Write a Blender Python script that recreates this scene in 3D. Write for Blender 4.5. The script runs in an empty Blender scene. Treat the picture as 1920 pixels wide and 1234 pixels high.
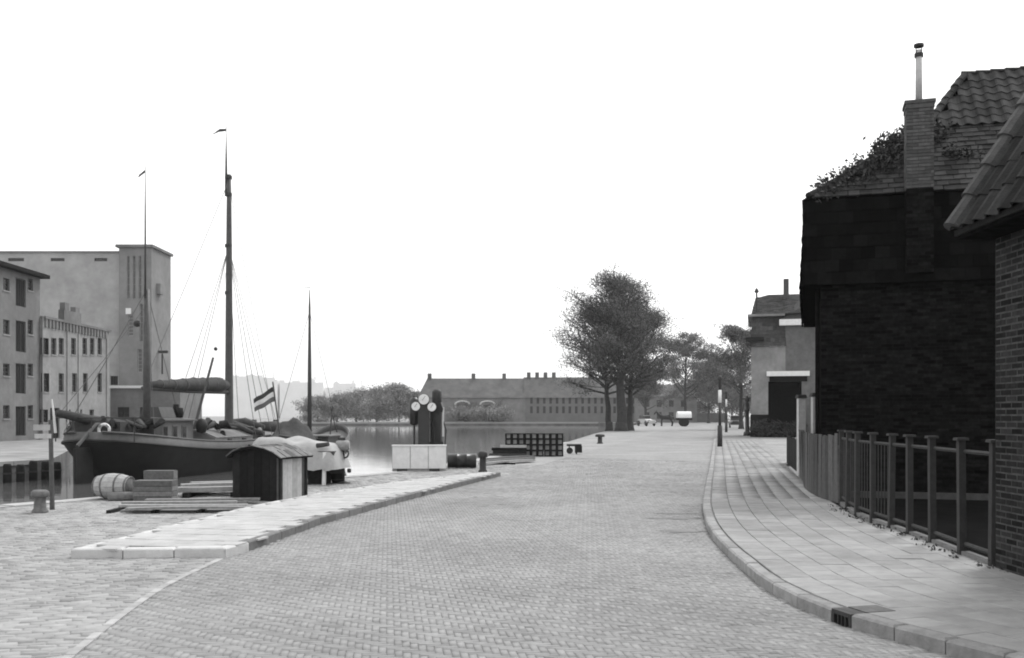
import bpy, math, random
import numpy as np
from mathutils import Vector, Matrix
from mathutils.geometry import tessellate_polygon
random.seed(7); rng = np.random.default_rng(7)
SC = bpy.context.scene
COL = SC.collection
R = math.radians

# ------------------------------------------------------------------ camera, sky, sun, exposure
CAMH, F, HORIZON = 1.65, 1900.0, 780.0
cam = bpy.data.cameras.new('camera'); camo = bpy.data.objects.new('camera', cam); COL.objects.link(camo)
camo.location = (0, 0, CAMH); camo.rotation_euler = (R(90), 0, 0)
cam.lens = 36 * F / 1920; cam.sensor_width = 36; cam.shift_y = (HORIZON - 617) / 1920
cam.clip_start = .1; cam.clip_end = 6000
SC.camera = camo

SUN_AZ, SUN_EL = 38.0, 52.0          # degrees right of the view direction, above the horizon
w = bpy.data.worlds.new('World'); SC.world = w; w.use_nodes = True
nt = w.node_tree; nt.nodes.clear()
sky = nt.nodes.new('ShaderNodeTexSky'); sky.sky_type = 'NISHITA'; sky.sun_disc = False
sky.sun_elevation = R(SUN_EL); sky.sun_rotation = R(SUN_AZ)
sky.air_density = 1.0; sky.dust_density = 4.0; sky.ozone_density = 0.5
bw = nt.nodes.new('ShaderNodeRGBToBW'); bg = nt.nodes.new('ShaderNodeBackground'); wo = nt.nodes.new('ShaderNodeOutputWorld')
bg.inputs['Strength'].default_value = .15
# thin high overcast evens the clear-sky brightness out over the whole dome
ev = nt.nodes.new('ShaderNodeMath'); ev.operation = 'POWER'; ev.inputs[1].default_value = .22
mu_ = nt.nodes.new('ShaderNodeMath'); mu_.operation = 'MULTIPLY'; mu_.inputs[1].default_value = 5.6
nt.links.new(sky.outputs[0], bw.inputs[0]); nt.links.new(bw.outputs[0], ev.inputs[0]); nt.links.new(ev.outputs[0], mu_.inputs[0]); nt.links.new(mu_.outputs[0], bg.inputs[0]); nt.links.new(bg.outputs[0], wo.inputs[0])

sun = bpy.data.lights.new('sun', 'SUN'); suno = bpy.data.objects.new('sun', sun); COL.objects.link(suno)
sun.energy = 1.5; sun.angle = R(14); sun.color = (1, 1, 1)
sd = Vector((math.sin(R(SUN_AZ)) * math.cos(R(SUN_EL)), math.cos(R(SUN_AZ)) * math.cos(R(SUN_EL)), math.sin(R(SUN_EL))))
suno.rotation_euler = (-sd).to_track_quat('-Z', 'Y').to_euler(); suno.location = (20, 10, 40)

SC.view_settings.view_transform = 'Standard'; SC.view_settings.look = 'None'
SC.view_settings.exposure = 0.40; SC.view_settings.gamma = 1.0; SC.view_settings.use_curve_mapping = False
SC.render.engine = 'CYCLES'; SC.cycles.use_denoising = True; SC.cycles.max_bounces = 6
SC.cycles.volume_bounces = 0
SC.cycles.pixel_filter_type = 'BLACKMAN_HARRIS'; SC.cycles.filter_width = 1.9

# ------------------------------------------------------------------ helpers
def G(px, py, z=0.0):
    d = (CAMH - z) * F / (py - HORIZON)
    return Vector(((px - 960) * d / F, d, z))
def P(px, py, d):
    return Vector(((px - 960) * d / F, d, CAMH + (HORIZON - py) * d / F))

MATS = {}
def mat(name, v, rough=.85, var=.25, scale=6.0, bump=.0, rand=None, ramt=.35, metal=0.0, spec=.3, stain=0.0):
    """grey procedural material: two-scale noise colour, per-piece tone and fine relief"""
    if name in MATS: return MATS[name]
    m = bpy.data.materials.new(name); m.use_nodes = True; t = m.node_tree; n = t.nodes; L = t.links
    b = n['Principled BSDF']; b.inputs['Roughness'].default_value = rough; b.inputs['Metallic'].default_value = metal
    b.inputs['Specular IOR Level'].default_value = spec
    tc = n.new('ShaderNodeTexCoord')
    nz = n.new('ShaderNodeTexNoise'); nz.inputs['Scale'].default_value = scale; nz.inputs['Detail'].default_value = 6
    nz.inputs['Roughness'].default_value = .65
    geo = n.new('ShaderNodeNewGeometry')
    L.new(geo.outputs['Position'], nz.inputs['Vector'])
    mr = n.new('ShaderNodeMapRange'); mr.inputs['From Min'].default_value = .25; mr.inputs['From Max'].default_value = .75
    mr.inputs['To Min'].default_value = v * (1 - var); mr.inputs['To Max'].default_value = v * (1 + var)
    L.new(nz.outputs[0], mr.inputs['Value'])
    cur = mr.outputs[0]
    if rand:
        src = None
        if rand == 'object':
            oi = n.new('ShaderNodeObjectInfo'); src = oi.outputs['Random']
        else:
            src = geo.outputs['Random Per Island']
        m2 = n.new('ShaderNodeMapRange'); m2.inputs['To Min'].default_value = 1 - ramt; m2.inputs['To Max'].default_value = 1 + ramt
        L.new(src, m2.inputs['Value'])
        mu = n.new('ShaderNodeMath'); mu.operation = 'MULTIPLY'; L.new(cur, mu.inputs[0]); L.new(m2.outputs[0], mu.inputs[1]); cur = mu.outputs[0]
    if stain:
        n3 = n.new('ShaderNodeTexNoise'); n3.inputs['Scale'].default_value = .45; n3.inputs['Detail'].default_value = 4
        L.new(geo.outputs['Position'], n3.inputs['Vector'])
        m3 = n.new('ShaderNodeMapRange'); m3.inputs['From Min'].default_value = .35; m3.inputs['From Max'].default_value = .65
        m3.inputs['To Min'].default_value = 1 - stain; m3.inputs['To Max'].default_value = 1 + stain * .5
        L.new(n3.outputs[0], m3.inputs['Value'])
        mu = n.new('ShaderNodeMath'); mu.operation = 'MULTIPLY'; L.new(cur, mu.inputs[0]); L.new(m3.outputs[0], mu.inputs[1]); cur = mu.outputs[0]
    L.new(cur, b.inputs['Base Color'])
    if bump:
        bn = n.new('ShaderNodeTexNoise'); bn.inputs['Scale'].default_value = scale * 6; bn.inputs['Detail'].default_value = 5
        L.new(geo.outputs['Position'], bn.inputs['Vector'])
        bu = n.new('ShaderNodeBump'); bu.inputs['Strength'].default_value = bump; bu.inputs['Distance'].default_value = .02
        L.new(bn.outputs[0], bu.inputs['Height']); L.new(bu.outputs[0], b.inputs['Normal'])
    MATS[name] = m
    return m

class MB:
    def __init__(s): s.v = []; s.f = []
    def add(s, vs, fs):
        o = len(s.v); s.v += [tuple(x) for x in vs]; s.f += [tuple(i + o for i in f) for f in fs]; return s
    def quad(s, a, b, c, d): return s.add([a, b, c, d], [(0, 1, 2, 3)])
    def box(s, c, size, rz=0, rx=0, ry=0, taper=1.0):
        x, y, z = (q / 2 for q in size)
        M = Matrix.Rotation(rz, 3, 'Z') @ Matrix.Rotation(ry, 3, 'Y') @ Matrix.Rotation(rx, 3, 'X')
        vs = []
        for sz in (-1, 1):
            k = taper if sz > 0 else 1
            for sx, sy in ((-1, -1), (1, -1), (1, 1), (-1, 1)):
                vs.append(M @ Vector((sx * x * k, sy * y * k, sz * z)) + Vector(c))
        return s.add(vs, [(3, 2, 1, 0), (4, 5, 6, 7), (0, 1, 5, 4), (1, 2, 6, 5), (2, 3, 7, 6), (3, 0, 4, 7)])
    def bx(s, x0, x1, y0, y1, z0, z1): return s.box(((x0 + x1) / 2, (y0 + y1) / 2, (z0 + z1) / 2), (x1 - x0, y1 - y0, z1 - z0))
    def tube(s, path, rad, seg=8, cap=True):
        path = [Vector(p) for p in path]
        if not hasattr(rad, '__len__'): rad = [rad] * len(path)
        rings = []
        up = Vector((.13, .21, .97))
        for i, p in enumerate(path):
            d = (path[min(i + 1, len(path) - 1)] - path[max(i - 1, 0)]).normalized()
            a = d.cross(up)
            if a.length < .05: a = d.cross(Vector((1, 0, 0)))
            a.normalize(); b = a.cross(d)
            rings.append([p + (a * math.cos(2 * math.pi * k / seg) + b * math.sin(2 * math.pi * k / seg)) * rad[i] for k in range(seg)])
        vs = [q for r in rings for q in r]; fs = []
        for i in range(len(path) - 1):
            for k in range(seg):
                fs.append((i * seg + k, (i + 1) * seg + k, (i + 1) * seg + (k + 1) % seg, i * seg + (k + 1) % seg))
        if cap:
            fs.append(tuple(range(seg))); fs.append(tuple(range((len(path) - 1) * seg + seg - 1, (len(path) - 1) * seg - 1, -1)))
        return s.add(vs, fs)
    def lathe(s, prof, seg=16, o=(0, 0, 0), M=None):
        vs = []; fs = []; M = M or Matrix.Identity(3)
        for r, z in prof:
            for k in range(seg):
                a = 2 * math.pi * k / seg; vs.append(M @ Vector((r * math.cos(a), r * math.sin(a), z)) + Vector(o))
        for i in range(len(prof) - 1):
            for k in range(seg):
                fs.append((i * seg + k, i * seg + (k + 1) % seg, (i + 1) * seg + (k + 1) % seg, (i + 1) * seg + k))
        fs.append(tuple(range(seg - 1, -1, -1))); fs.append(tuple(range((len(prof) - 1) * seg, len(prof) * seg)))
        return s.add(vs, fs)
    def prism(s, poly, a, b, axis='y'):
        """extrude a 2D polygon between a and b along axis: y -> poly is (x,z), x -> (y,z), z -> (x,y)"""
        mk = {'y': lambda p, t: (p[0], t, p[1]), 'x': lambda p, t: (t, p[0], p[1]), 'z': lambda p, t: (p[0], p[1], t)}[axis]
        n = len(poly); vs = [mk(p, a) for p in poly] + [mk(p, b) for p in poly]
        fs = [tuple(range(n)), tuple(range(2 * n - 1, n - 1, -1))] + [(i, i + n, (i + 1) % n + n, (i + 1) % n) for i in range(n)]
        return s.add(vs, fs)
    def mesh(s, name, m, smooth=False):
        me = bpy.data.meshes.new(name); me.from_pydata(s.v, [], s.f); me.validate(); me.update()
        if m: me.materials.append(m)
        if smooth: me.polygons.foreach_set('use_smooth', [True] * len(me.polygons))
        return me
    def build(s, name, m, parent=None, smooth=False):
        return link(name, s.mesh(name, m, smooth), parent)

def link(name, me, parent=None):
    o = bpy.data.objects.new(name, me); COL.objects.link(o)
    if parent is not None: o.parent = parent
    return o
def tag(o, label, cat, group=None):
    o['label'] = label; o['category'] = cat
    if group: o['group'] = group
    return o
def thing(name, label, cat, loc=(0, 0, 0), rz=0, group=None):
    o = bpy.data.objects.new(name, None); COL.objects.link(o); o.location = loc; o.rotation_euler = (0, 0, rz)
    o.empty_display_size = .2
    return tag(o, label, cat, group)
def struct(o): o['kind'] = 'structure'; return o
def stuff(o): o['kind'] = 'stuff'; return o
def clone(o, parent=None):
    c = o.copy(); COL.objects.link(c); c.parent = parent
    for ch in list(o.children): clone(ch, c)
    return c

def np_mesh(name, verts, quads, m):
    """fast mesh from numpy arrays (quads only)"""
    me = bpy.data.meshes.new(name)
    nv, nf = len(verts), len(quads)
    me.vertices.add(nv); me.vertices.foreach_set('co', verts.astype(np.float32).ravel())
    me.loops.add(nf * 4); me.loops.foreach_set('vertex_index', quads.astype(np.int32).ravel())
    me.polygons.add(nf); me.polygons.foreach_set('loop_start', np.arange(nf, dtype=np.int32) * 4)
    me.update(calc_edges=True); me.validate()
    me.materials.append(m)
    return me
def inpoly(x, y, poly):
    x = np.asarray(x); y = np.asarray(y); c = np.zeros(x.shape, bool); n = len(poly); j = n - 1
    for i in range(n):
        xi, yi = poly[i]; xj, yj = poly[j]
        cond = ((yi > y) != (yj > y)) & (x < (xj - xi) * (y - yi) / (yj - yi + 1e-12) + xi)
        c ^= cond; j = i
    return c
def pieces_mesh(name, cx, cy, ax, ay, bx_, by_, z0, z1, m, ch=.006, zj=.003, tilt=.02):
    """many chamfered blocks lying on a plane: centre, half axis a (vector), half axis b (vector)"""
    n = len(cx)
    la = np.hypot(ax, ay); lb = np.hypot(bx_, by_)
    ka = (la - ch) / la; kb = (lb - ch) / lb
    zt = z1 + rng.normal(0, zj, n); ta = rng.normal(0, tilt, n) * .1; tb = rng.normal(0, tilt, n) * .1
    V = np.zeros((n, 8, 3))
    for k, (sa, sb) in enumerate(((-1, -1), (1, -1), (1, 1), (-1, 1))):
        V[:, k, 0] = cx + sa * ax + sb * bx_; V[:, k, 1] = cy + sa * ay + sb * by_; V[:, k, 2] = z0
        V[:, k + 4, 0] = cx + sa * ax * ka + sb * bx_ * kb; V[:, k + 4, 1] = cy + sa * ay * ka + sb * by_ * kb
        V[:, k + 4, 2] = zt + sa * ta + sb * tb
    q = np.array([(4, 5, 6, 7), (0, 1, 5, 4), (1, 2, 6, 5), (2, 3, 7, 6), (3, 0, 4, 7)])
    Q = (q[None] + (np.arange(n) * 8)[:, None, None]).reshape(-1, 4)
    return np_mesh(name, V.reshape(-1, 3), Q, m)
def spline(pts, n=200):
    """Catmull-Rom through 2D points, resampled evenly by arc length"""
    pts = [np.array(p, float) for p in pts]; pts = [2 * pts[0] - pts[1]] + pts + [2 * pts[-1] - pts[-2]]
    out = []
    for i in range(1, len(pts) - 2):
        p0, p1, p2, p3 = pts[i - 1:i + 3]
        # centripetal-ish tangents scaled by chord
        d = np.linalg.norm(p2 - p1)
        m1 = (p2 - p0) / (np.linalg.norm(p2 - p1) + np.linalg.norm(p1 - p0)) * d
        m2 = (p3 - p1) / (np.linalg.norm(p3 - p2) + np.linalg.norm(p2 - p1)) * d
        for t in np.linspace(0, 1, 40, endpoint=False):
            out.append((2 * t**3 - 3 * t**2 + 1) * p1 + (t**3 - 2 * t**2 + t) * m1 + (-2 * t**3 + 3 * t**2) * p2 + (t**3 - t**2) * m2)
    out.append(pts[-2]); out = np.array(out)
    s = np.concatenate([[0], np.cumsum(np.linalg.norm(np.diff(out, axis=0), axis=1))])
    return out, s
class Curve:
    def __init__(c, pts): c.p, c.s = spline(pts); c.len = c.s[-1]
    def at(c, s): return np.array([np.interp(s, c.s, c.p[:, 0]), np.interp(s, c.s, c.p[:, 1])])
    def tan(c, s):
        t = c.at(min(s + .05, c.len)) - c.at(max(s - .05, 0)); return t / np.linalg.norm(t)
    def off(c, s, k):      # k metres to the right of travel
        t = c.tan(s); return c.at(s) + k * np.array([t[1], -t[0]])
def sheet(name, poly, z, m, parent=None):
    tri = tessellate_polygon([[Vector((x, y, 0)) for x, y in poly]])
    fs = []
    for a, b, c in tri:
        A, B, C = poly[a], poly[b], poly[c]
        cr = (B[0] - A[0]) * (C[1] - A[1]) - (B[1] - A[1]) * (C[0] - A[0])
        fs.append((a, b, c) if cr > 0 else (a, c, b))
    mb = MB(); mb.add([(x, y, z) for x, y in poly], fs)
    return mb.build(name, m, parent)

# ------------------------------------------------------------------ materials
m_ground = mat('ground', .25, .95, .3, .8, .2, stain=.2)
m_roadbed = mat('road_bed', .242, .9, .28, 5, .3, stain=.16)
m_joint = mat('joint_sand', .15, .95, .4, 9, .3)
m_clinker = mat('road_clinker', .275, .85, .18, 9, .12, 'island', .09, stain=.16)
m_cobble = mat('quay_clinker', .30, .85, .2, 6, .2, 'island', .12, stain=.14)
m_quaybed = mat('quay_bed', .265, .9, .30, 5, .3, stain=.2)
m_tile = mat('pavement_tile', .285, .85, .2, 5, .2, 'object', .11, stain=.2)
m_tile2 = mat('pavement_tiles', .285, .85, .2, 5, .2, 'island', .11, stain=.2)
m_itile = mat('island_tile', .40, .85, .14, 5, .15, 'object', .08, stain=.08)
m_kerb = mat('kerb_stone', .25, .8, .3, 8, .3, 'object', .15)
m_kerb_dark = mat('kerb_stone_dark', .17, .8, .3, 8, .3, 'object', .15)
m_kerb_white = mat('kerb_stone_pale', .52, .8, .15, 8, .25, 'object', .08)
m_quaywall = mat('quay_wall', .13, .9, .4, 2.5, .5, stain=.4)
m_coping = mat('coping', .34, .85, .2, 5, .3, 'object', .12)
m_iron = mat('iron', .035, .55, .4, 12, .2, metal=.0)
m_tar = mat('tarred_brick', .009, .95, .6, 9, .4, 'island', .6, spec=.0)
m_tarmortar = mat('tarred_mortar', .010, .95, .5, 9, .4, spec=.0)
m_brick = mat('dark_brick', .026, .95, .4, 14, .3, 'object', .5, spec=.02)
m_brick2 = mat('dark_bricks', .026, .95, .4, 14, .3, 'island', .5, spec=.02)
m_mortar = mat('mortar', .07, .95, .5, 9, .4, spec=.02)
m_pantile = mat('pantile', .036, .9, .4, 7, .3, 'object', .4, stain=.35, spec=.08)
m_flattile = mat('flat_tile', .033, .9, .4, 7, .3, 'object', .45, stain=.35, spec=.1)
m_ridge = mat('ridge_tile', .06, .8, .4, 9, .4, 'object', .3)
m_tartile = mat('tarred_tile', .006, .9, .4, 7, .3, 'island', .5, spec=.0)
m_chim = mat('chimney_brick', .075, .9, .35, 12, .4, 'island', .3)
m_zinc = mat('zinc', .42, .5, .2, 10, .1, spec=.4)
m_postgrey = mat('concrete_post', .038, .9, .25, 12, .3)
m_woodgrey = mat('weathered_wood', .085, .9, .3, 10, .4, 'object', .35)
m_wooddark = mat('dark_wood', .017, .9, .4, 10, .4, 'object', .4, spec=.12)
m_woodpale = mat('pale_wood', .42, .85, .2, 10, .3, 'object', .2)
m_white = mat('white_paint', .72, .6, .12, 6, .1)
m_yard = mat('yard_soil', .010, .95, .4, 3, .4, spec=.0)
m_glass = mat('window_glass', .03, .15, .2, 3, 0, spec=.5)
m_hull = mat('tarred_hull', .017, .6, .35, 3, .2, stain=.3)
m_bulwark = mat('bulwark', .085, .6, .3, 3, .2, stain=.2)
m_deck = mat('deck', .16, .8, .3, 5, .2)
m_spar = mat('varnished_spar', .07, .5, .3, 6, .1)
m_sail = mat('furled_sail', .05, .9, .4, 5, .5)
m_tarpd = mat('dark_tarp', .045, .75, .4, 4, .4)
m_tarp = mat('grey_tarpaulin', .34, .75, .2, 4, .4)
m_hatch = mat('hatch_cover', .17, .85, .3, 4, .3)
m_house_a = mat('warehouse_brick', .165, .9, .18, 2.5, .2, stain=.2)
m_house_b = mat('mill_brick', .255, .9, .16, 2.5, .2, stain=.18)
m_silo = mat('silo_brick', .36, .9, .14, 1.5, .15, stain=.14)
m_silo2 = mat('silo_tower_brick', .21, .9, .14, 1.5, .15, stain=.14)
m_win = mat('dark_window', .03, .4, .3, 3)
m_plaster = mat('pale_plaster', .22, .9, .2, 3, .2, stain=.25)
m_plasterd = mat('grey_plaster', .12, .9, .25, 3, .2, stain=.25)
m_leaf = mat('leaf', .125, .8, .5, .6, 0, 'island', .4)
m_leaf2 = mat('far_leaf', .12, .8, .4, .3, 0, 'island', .3)
m_ivy = mat('ivy_leaf', .04, .8, .5, 2, 0, 'island', .5)
m_bark = mat('bark', .045, .95, .4, 4, .6)
m_farwall = mat('far_wall', .20, .9, .2, .5, 0, stain=.2)
m_farroof = mat('far_roof', .10, .9, .25, .7, 0, stain=.2)
m_pale = mat('far_pale_wall', .62, .9, .08, .1)
m_rope = mat('rope', .12, .9, .2, 20)
m_pump = mat('pump_enamel', .018, .35, .2, 6, spec=.5)
m_stripe = mat('flag_mid_grey', .30, .9, .1, 10)
m_horse = mat('horse_coat', .03, .7, .3, 8)
m_tyre = mat('tyre', .02, .8, .2, 10)

def water_mat():
    m = bpy.data.materials.new('harbour_water'); m.use_nodes = True; t = m.node_tree; n = t.nodes; L = t.links
    b = n['Principled BSDF']; b.inputs['Base Color'].default_value = (.10, .10, .10, 1); b.inputs['Roughness'].default_value = .04
    b.inputs['IOR'].default_value = 1.33; b.inputs['Specular IOR Level'].default_value = .5
    g = n.new('ShaderNodeNewGeometry'); nz = n.new('ShaderNodeTexNoise'); nz.inputs['Scale'].default_value = .9; nz.inputs['Detail'].default_value = 4
    mp = n.new('ShaderNodeMapping'); mp.inputs['Scale'].default_value = (.7, 1.6, 1)
    L.new(g.outputs['Position'], mp.inputs['Vector']); L.new(mp.outputs[0], nz.inputs['Vector'])
    bu = n.new('ShaderNodeBump'); bu.inputs['Strength'].default_value = .12; bu.inputs['Distance'].default_value = .05
    L.new(nz.outputs[0], bu.inputs['Height']); L.new(bu.outputs[0], b.inputs['Normal'])
    return m
m_water = water_mat()

# ================================================================== SETTING
WZ = -.70
QUAY = [(-37.8, -34.4), (-9.3, 18.4), (-3.1, 29.9), (-1.2, 39), (3.3, 62.7), (8.2, 98), (30, 230)]
LQUAY = [(-64, -60), (-22.5, 20), (-17.4, 38.2), (-24, 56), (-26, 98), (-62, 250)]
outer = [(2600, -60), (2600, 3200), (-2600, 3200), (-2600, -60)]
ground_poly = outer + LQUAY + [(-62, 258), (22, 258)] + QUAY[::-1] + [(-51.6, -60)]
struct(sheet('ground', ground_poly, 0, m_ground))
wm = MB(); wm.quad((-2600, -70, WZ), (400, -70, WZ), (400, 400, WZ), (-2600, 400, WZ))
struct(wm.build('water', m_water))
# quay walls below the edges, with coping stones
qroot = struct(link('quay_wall', None)); qroot.location = (0, 0, 0)
bite = LQUAY + [(-62, 258), (22, 258)] + QUAY[::-1] + [(-51.6, -60)]
qm = MB()
for a, b in zip(bite[:-1], bite[1:]):
    qm.quad((a[0], a[1], -.002), (b[0], b[1], -.002), (b[0], b[1], -2.2), (a[0], a[1], -2.2))
qw = qm.build('wall_face', m_quaywall, qroot)
cop = MB().box((0, 0, 0), (.46, .97, .16)).mesh('coping_stone', m_coping)
def coping(a, b, side):
    a = np.array(a); b = np.array(b); L = np.linalg.norm(b - a); t = (b - a) / L; nrm = np.array([t[1], -t[0]]) * side
    for k in range(int(L)):
        p = a + t * (k + .5) + nrm * .19
        o = link('coping_stone', cop, qroot); o.location = (p[0], p[1], -.045 + random.uniform(-.006, .006))
        o.rotation_euler = (0, 0, math.atan2(t[1], t[0]) - math.pi / 2)
coping((-15.5, 6.9), (-9.3, 18.4), 1); coping(QUAY[1], QUAY[2], 1); coping(QUAY[2], QUAY[3], 1); coping(QUAY[3], QUAY[4], 1)
coping((-22.5, 20), (-17.4, 38.2), -1)
fb_ = MB(); fb_.bx(-62, 22, 257.9, 258.6, -.3, .12); fb_.build('far_coping', m_coping, qroot)

# ---- right pavement curve (kerb line) and its back edge
KERB = Curve([(4.6, 4.2), (3.6, 5.7), (2.93, 7.04), (2.56, 8.04), (2.40, 9.3), (2.44, 10.6), (2.58, 12.6), (2.86, 14.9), (3.47, 18.4), (6.1, 31.3), (13.9, 69.7), (20.3, 101), (41, 203)])
BACK = [(4.85, 3.0), (4.85, 10.25), (4.95, 11.2), (5.1, 12.6), (5.22, 14.7), (5.45, 16.4), (6.35, 21.5), (8.9, 33), (17.2, 70), (23, 98), (44, 203)]
kp = [tuple(p) for p in KERB.p[::6]] + [tuple(KERB.p[-1])]
# island kerb outline (counter-clockwise), from the picture's ground points
ISL = [(-5.05, 11.62), (-3.32, 11.72), (-3.20, 12.3), (-2.9, 15.3), (-2.06, 19.6), (-.32, 27.6), (-.75, 27.75), (-2.65, 23.7), (-4.0, 19.5), (-4.45, 17.3), (-5.02, 12.1)]
DIV = Curve([(-2.6, 4.5), (-2.95, 6.5), (-3.2, 8.3), (-3.34, 9.8), (-3.33, 11.6)])
FAR_L = [(-.32, 27.6), (1.6, 37), (7.5, 66), (14.2, 100), (34, 203)]
road_poly = [(-2.6, 4.5)] + [tuple(p) for p in DIV.p[::10]] + ISL[1:6] + FAR_L[1:] + kp[::-1] + [(4.6, 0), (-2.0, 0)]
road = struct(sheet('road', road_poly, .004, m_roadbed))
quay_poly = [tuple(p) for p in DIV.p[::-10]][::1] + [(-2.0, 0), (-18, 0)] + [(-9.3 - .45 - .54 * 10, 18.4 - 10 + .1), (-8.95, 18.25), (-2.75, 29.7), (-.8, 38.9), (3.7, 62.6), (8.6, 97.9), (32, 230), (34, 203)] + FAR_L[::-1][1:-1] + ISL[5:] + [ISL[0], ISL[1]]
quayp = struct(sheet('quay', quay_poly, .0035, m_quaybed))

def herring(poly, ang, wd, n, lim, z, m, name, parent, gap=.004):
    """herringbone clinkers clipped to a polygon; n = length / width"""
    xs = [p[0] for p in poly if p[1] < lim]; cx0 = sum(xs) / len(xs)
    ca, sa = math.cos(ang), math.sin(ang)
    N = int(42 / wd / 2)
    per = 2 * n
    J = np.arange(-N, N); Mi = np.arange(-N // per - 1, N // per + 2)
    jj, mm = np.meshgrid(J, Mi, indexing='ij')
    hx = (jj + per * mm) + n / 2; hy = jj + .5
    vx = jj + .5; vy = (jj - per + 1 + per * mm) + n / 2
    out = []
    for (X, Y, horiz) in ((hx, hy, 1), (vx, vy, 0)):
        X = X.ravel() * wd; Y = Y.ravel() * wd
        wx = X * ca - Y * sa; wy = X * sa + Y * ca + 22
        ok = (wy > 5.6) & (wy < lim) & (np.abs(wx) < wy * .56 + .6)
        wx, wy = wx[ok], wy[ok]
        k = inpoly(wx, wy, poly); wx, wy = wx[k], wy[k]
        L = (n * wd - gap) / 2; W = (wd - gap) / 2
        if horiz: out.append((wx, wy, L * ca, L * sa, -W * sa, W * ca))
        else: out.append((wx, wy, W * ca, W * sa, -L * sa, L * ca))
    cx = np.concatenate([o[0] for o in out]); cy = np.concatenate([o[1] for o in out])
    arr = [np.concatenate([np.full(len(o[0]), o[i]) for o in out]) for i in range(2, 6)]
    me = pieces_mesh(name, cx, cy, arr[0], arr[1], arr[2], arr[3], z, z + .008, m, .002, .0008, .010)
    o = stuff(link(name, me, parent)); return o
herring(road_poly, R(97), .056, 3, 40, .004, m_clinker, 'clinkers', road)

def rows(poly, ang, L, W, lim, z, m, name, parent, gap=.008, ymin=5.6):
    ca, sa = math.cos(ang), math.sin(ang); N = int(40 / L)
    I = np.arange(-N, N); J = np.arange(-int(40 / W), int(40 / W))
    ii, jj = np.meshgrid(I, J, indexing='ij')
    X = (ii + .5 * (jj % 2)) * L; Y = jj * W
    X = X.ravel() + rng.normal(0, .004, X.size); Y = Y.ravel()
    wx = X * ca - Y * sa; wy = X * sa + Y * ca + 18
    ok = (wy > ymin) & (wy < lim) & (np.abs(wx) < wy * .56 + 1.2); wx, wy = wx[ok], wy[ok]
    k = inpoly(wx, wy, poly); wx, wy = wx[k], wy[k]; n = len(wx)
    l = (L - gap) / 2; ww = (W - gap) / 2
    me = pieces_mesh(name, wx, wy, np.full(n, l * ca), np.full(n, l * sa), np.full(n, -ww * sa), np.full(n, ww * ca), z, z + .012, m, .006, .0025, .03)
    return stuff(link(name, me, parent))
rows(quay_poly, R(12), .19, .105, 34, .0035, m_cobble, 'clinkers', quayp)
# edging row of longer stones between road and quay
em = MB().box((0, 0, 0), (.07, .235, .026)).mesh('edging_stone', mat('edging_stone', .345, .85, .2, 8, .2, 'object', .15))
for k in range(int(DIV.len / .245)):
    s = (k + .5) * .245; p = DIV.at(s); t = DIV.tan(s)
    o = link('edging_stone', em, road); o.location = (p[0], p[1], .009 + random.uniform(-.002, .002)); o.rotation_euler = (0, 0, math.atan2(t[1], t[0]) - math.pi / 2)

# damp patches running out from the kerb
m_damp = mat('damp_patch', .13, .6, .3, 9, .1)
for (cx0, cy0, rx, ry, sd_) in ((2.93, 16.2, .42, .16, 3), (2.72, 14.4, .40, .13, 4), (2.95, 17.0, .30, .10, 6)):
    rs = random.Random(sd_); pts = []
    for k in range(22):
        a = 2 * math.pi * k / 22; f = 1 + .45 * rs.uniform(-1, 1); pts.append((cx0 - rx * .7 + rx * f * math.cos(a), cy0 + ry * f * math.sin(a)))
    struct(sheet('damp_patch', pts, .0175, m_damp))
# ---- right pavement
pav_poly = kp + BACK[::-1]
pav = struct(sheet('pavement', pav_poly, .095, mat('pavement_bed', .22, .9, .25, 2.0, .2)))
TS = .30
tile_me = []
cand = []
for row in range(int(62 / TS)):
    s = .4 + (row + .5) * TS
    if s > KERB.len: break
    for kcol in range(8):
        off = .15 + (kcol + .5) * TS
        p = KERB.off(s + (.0 if kcol % 2 else .15), off); t = KERB.tan(s)
        cand.append((p[0], p[1], math.atan2(t[1], t[0]) - math.pi / 2))
cand = [c for c in cand if inpoly(np.array([c[0]]), np.array([c[1]]), pav_poly)[0]]
vis = [c for c in cand if c[1] > 6.7 and c[0] / c[1] < .54]
vis.sort(key=lambda c: c[1]); near = set(vis[:300]); rest = [c for c in cand if c not in near]
def chblock(sx, sy, sz, c):
    mb = MB(); x, y = sx / 2, sy / 2
    vs = [(-x, -y, 0), (x, -y, 0), (x, y, 0), (-x, y, 0), (-x, -y, sz - c), (x, -y, sz - c), (x, y, sz - c), (-x, y, sz - c),
          (-x + c, -y + c, sz), (x - c, -y + c, sz), (x - c, y - c, sz), (-x + c, y - c, sz)]
    fs = [(8, 9, 10, 11)] + [(i, (i + 1) % 4, (i + 1) % 4 + 4, i + 4) for i in range(4)] + [(i + 4, (i + 1) % 4 + 4, (i + 1) % 4 + 8, i + 8) for i in range(4)]
    mb.add(vs, fs); return mb
tme = chblock(TS - .008, TS - .005, .025, .004).mesh('paving_tile', m_tile)
for c in sorted(near, key=lambda c: c[1]):
    o = link('paving_tile', tme, pav); o.location = (c[0], c[1], .096 + random.gauss(0, .0016))
    o.rotation_euler = (random.gauss(0, .003), random.gauss(0, .003), c[2])
A = np.array(rest); l = (TS - .008) / 2; ww = (TS - .005) / 2
me = pieces_mesh('paving_tiles', A[:, 0], A[:, 1], l * np.cos(A[:, 2]), l * np.sin(A[:, 2]), -ww * np.sin(A[:, 2]), ww * np.cos(A[:, 2]), .096, .121, m_tile2, .004, .0016, .02)
stuff(link('paving_tiles', me, pav))
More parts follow.
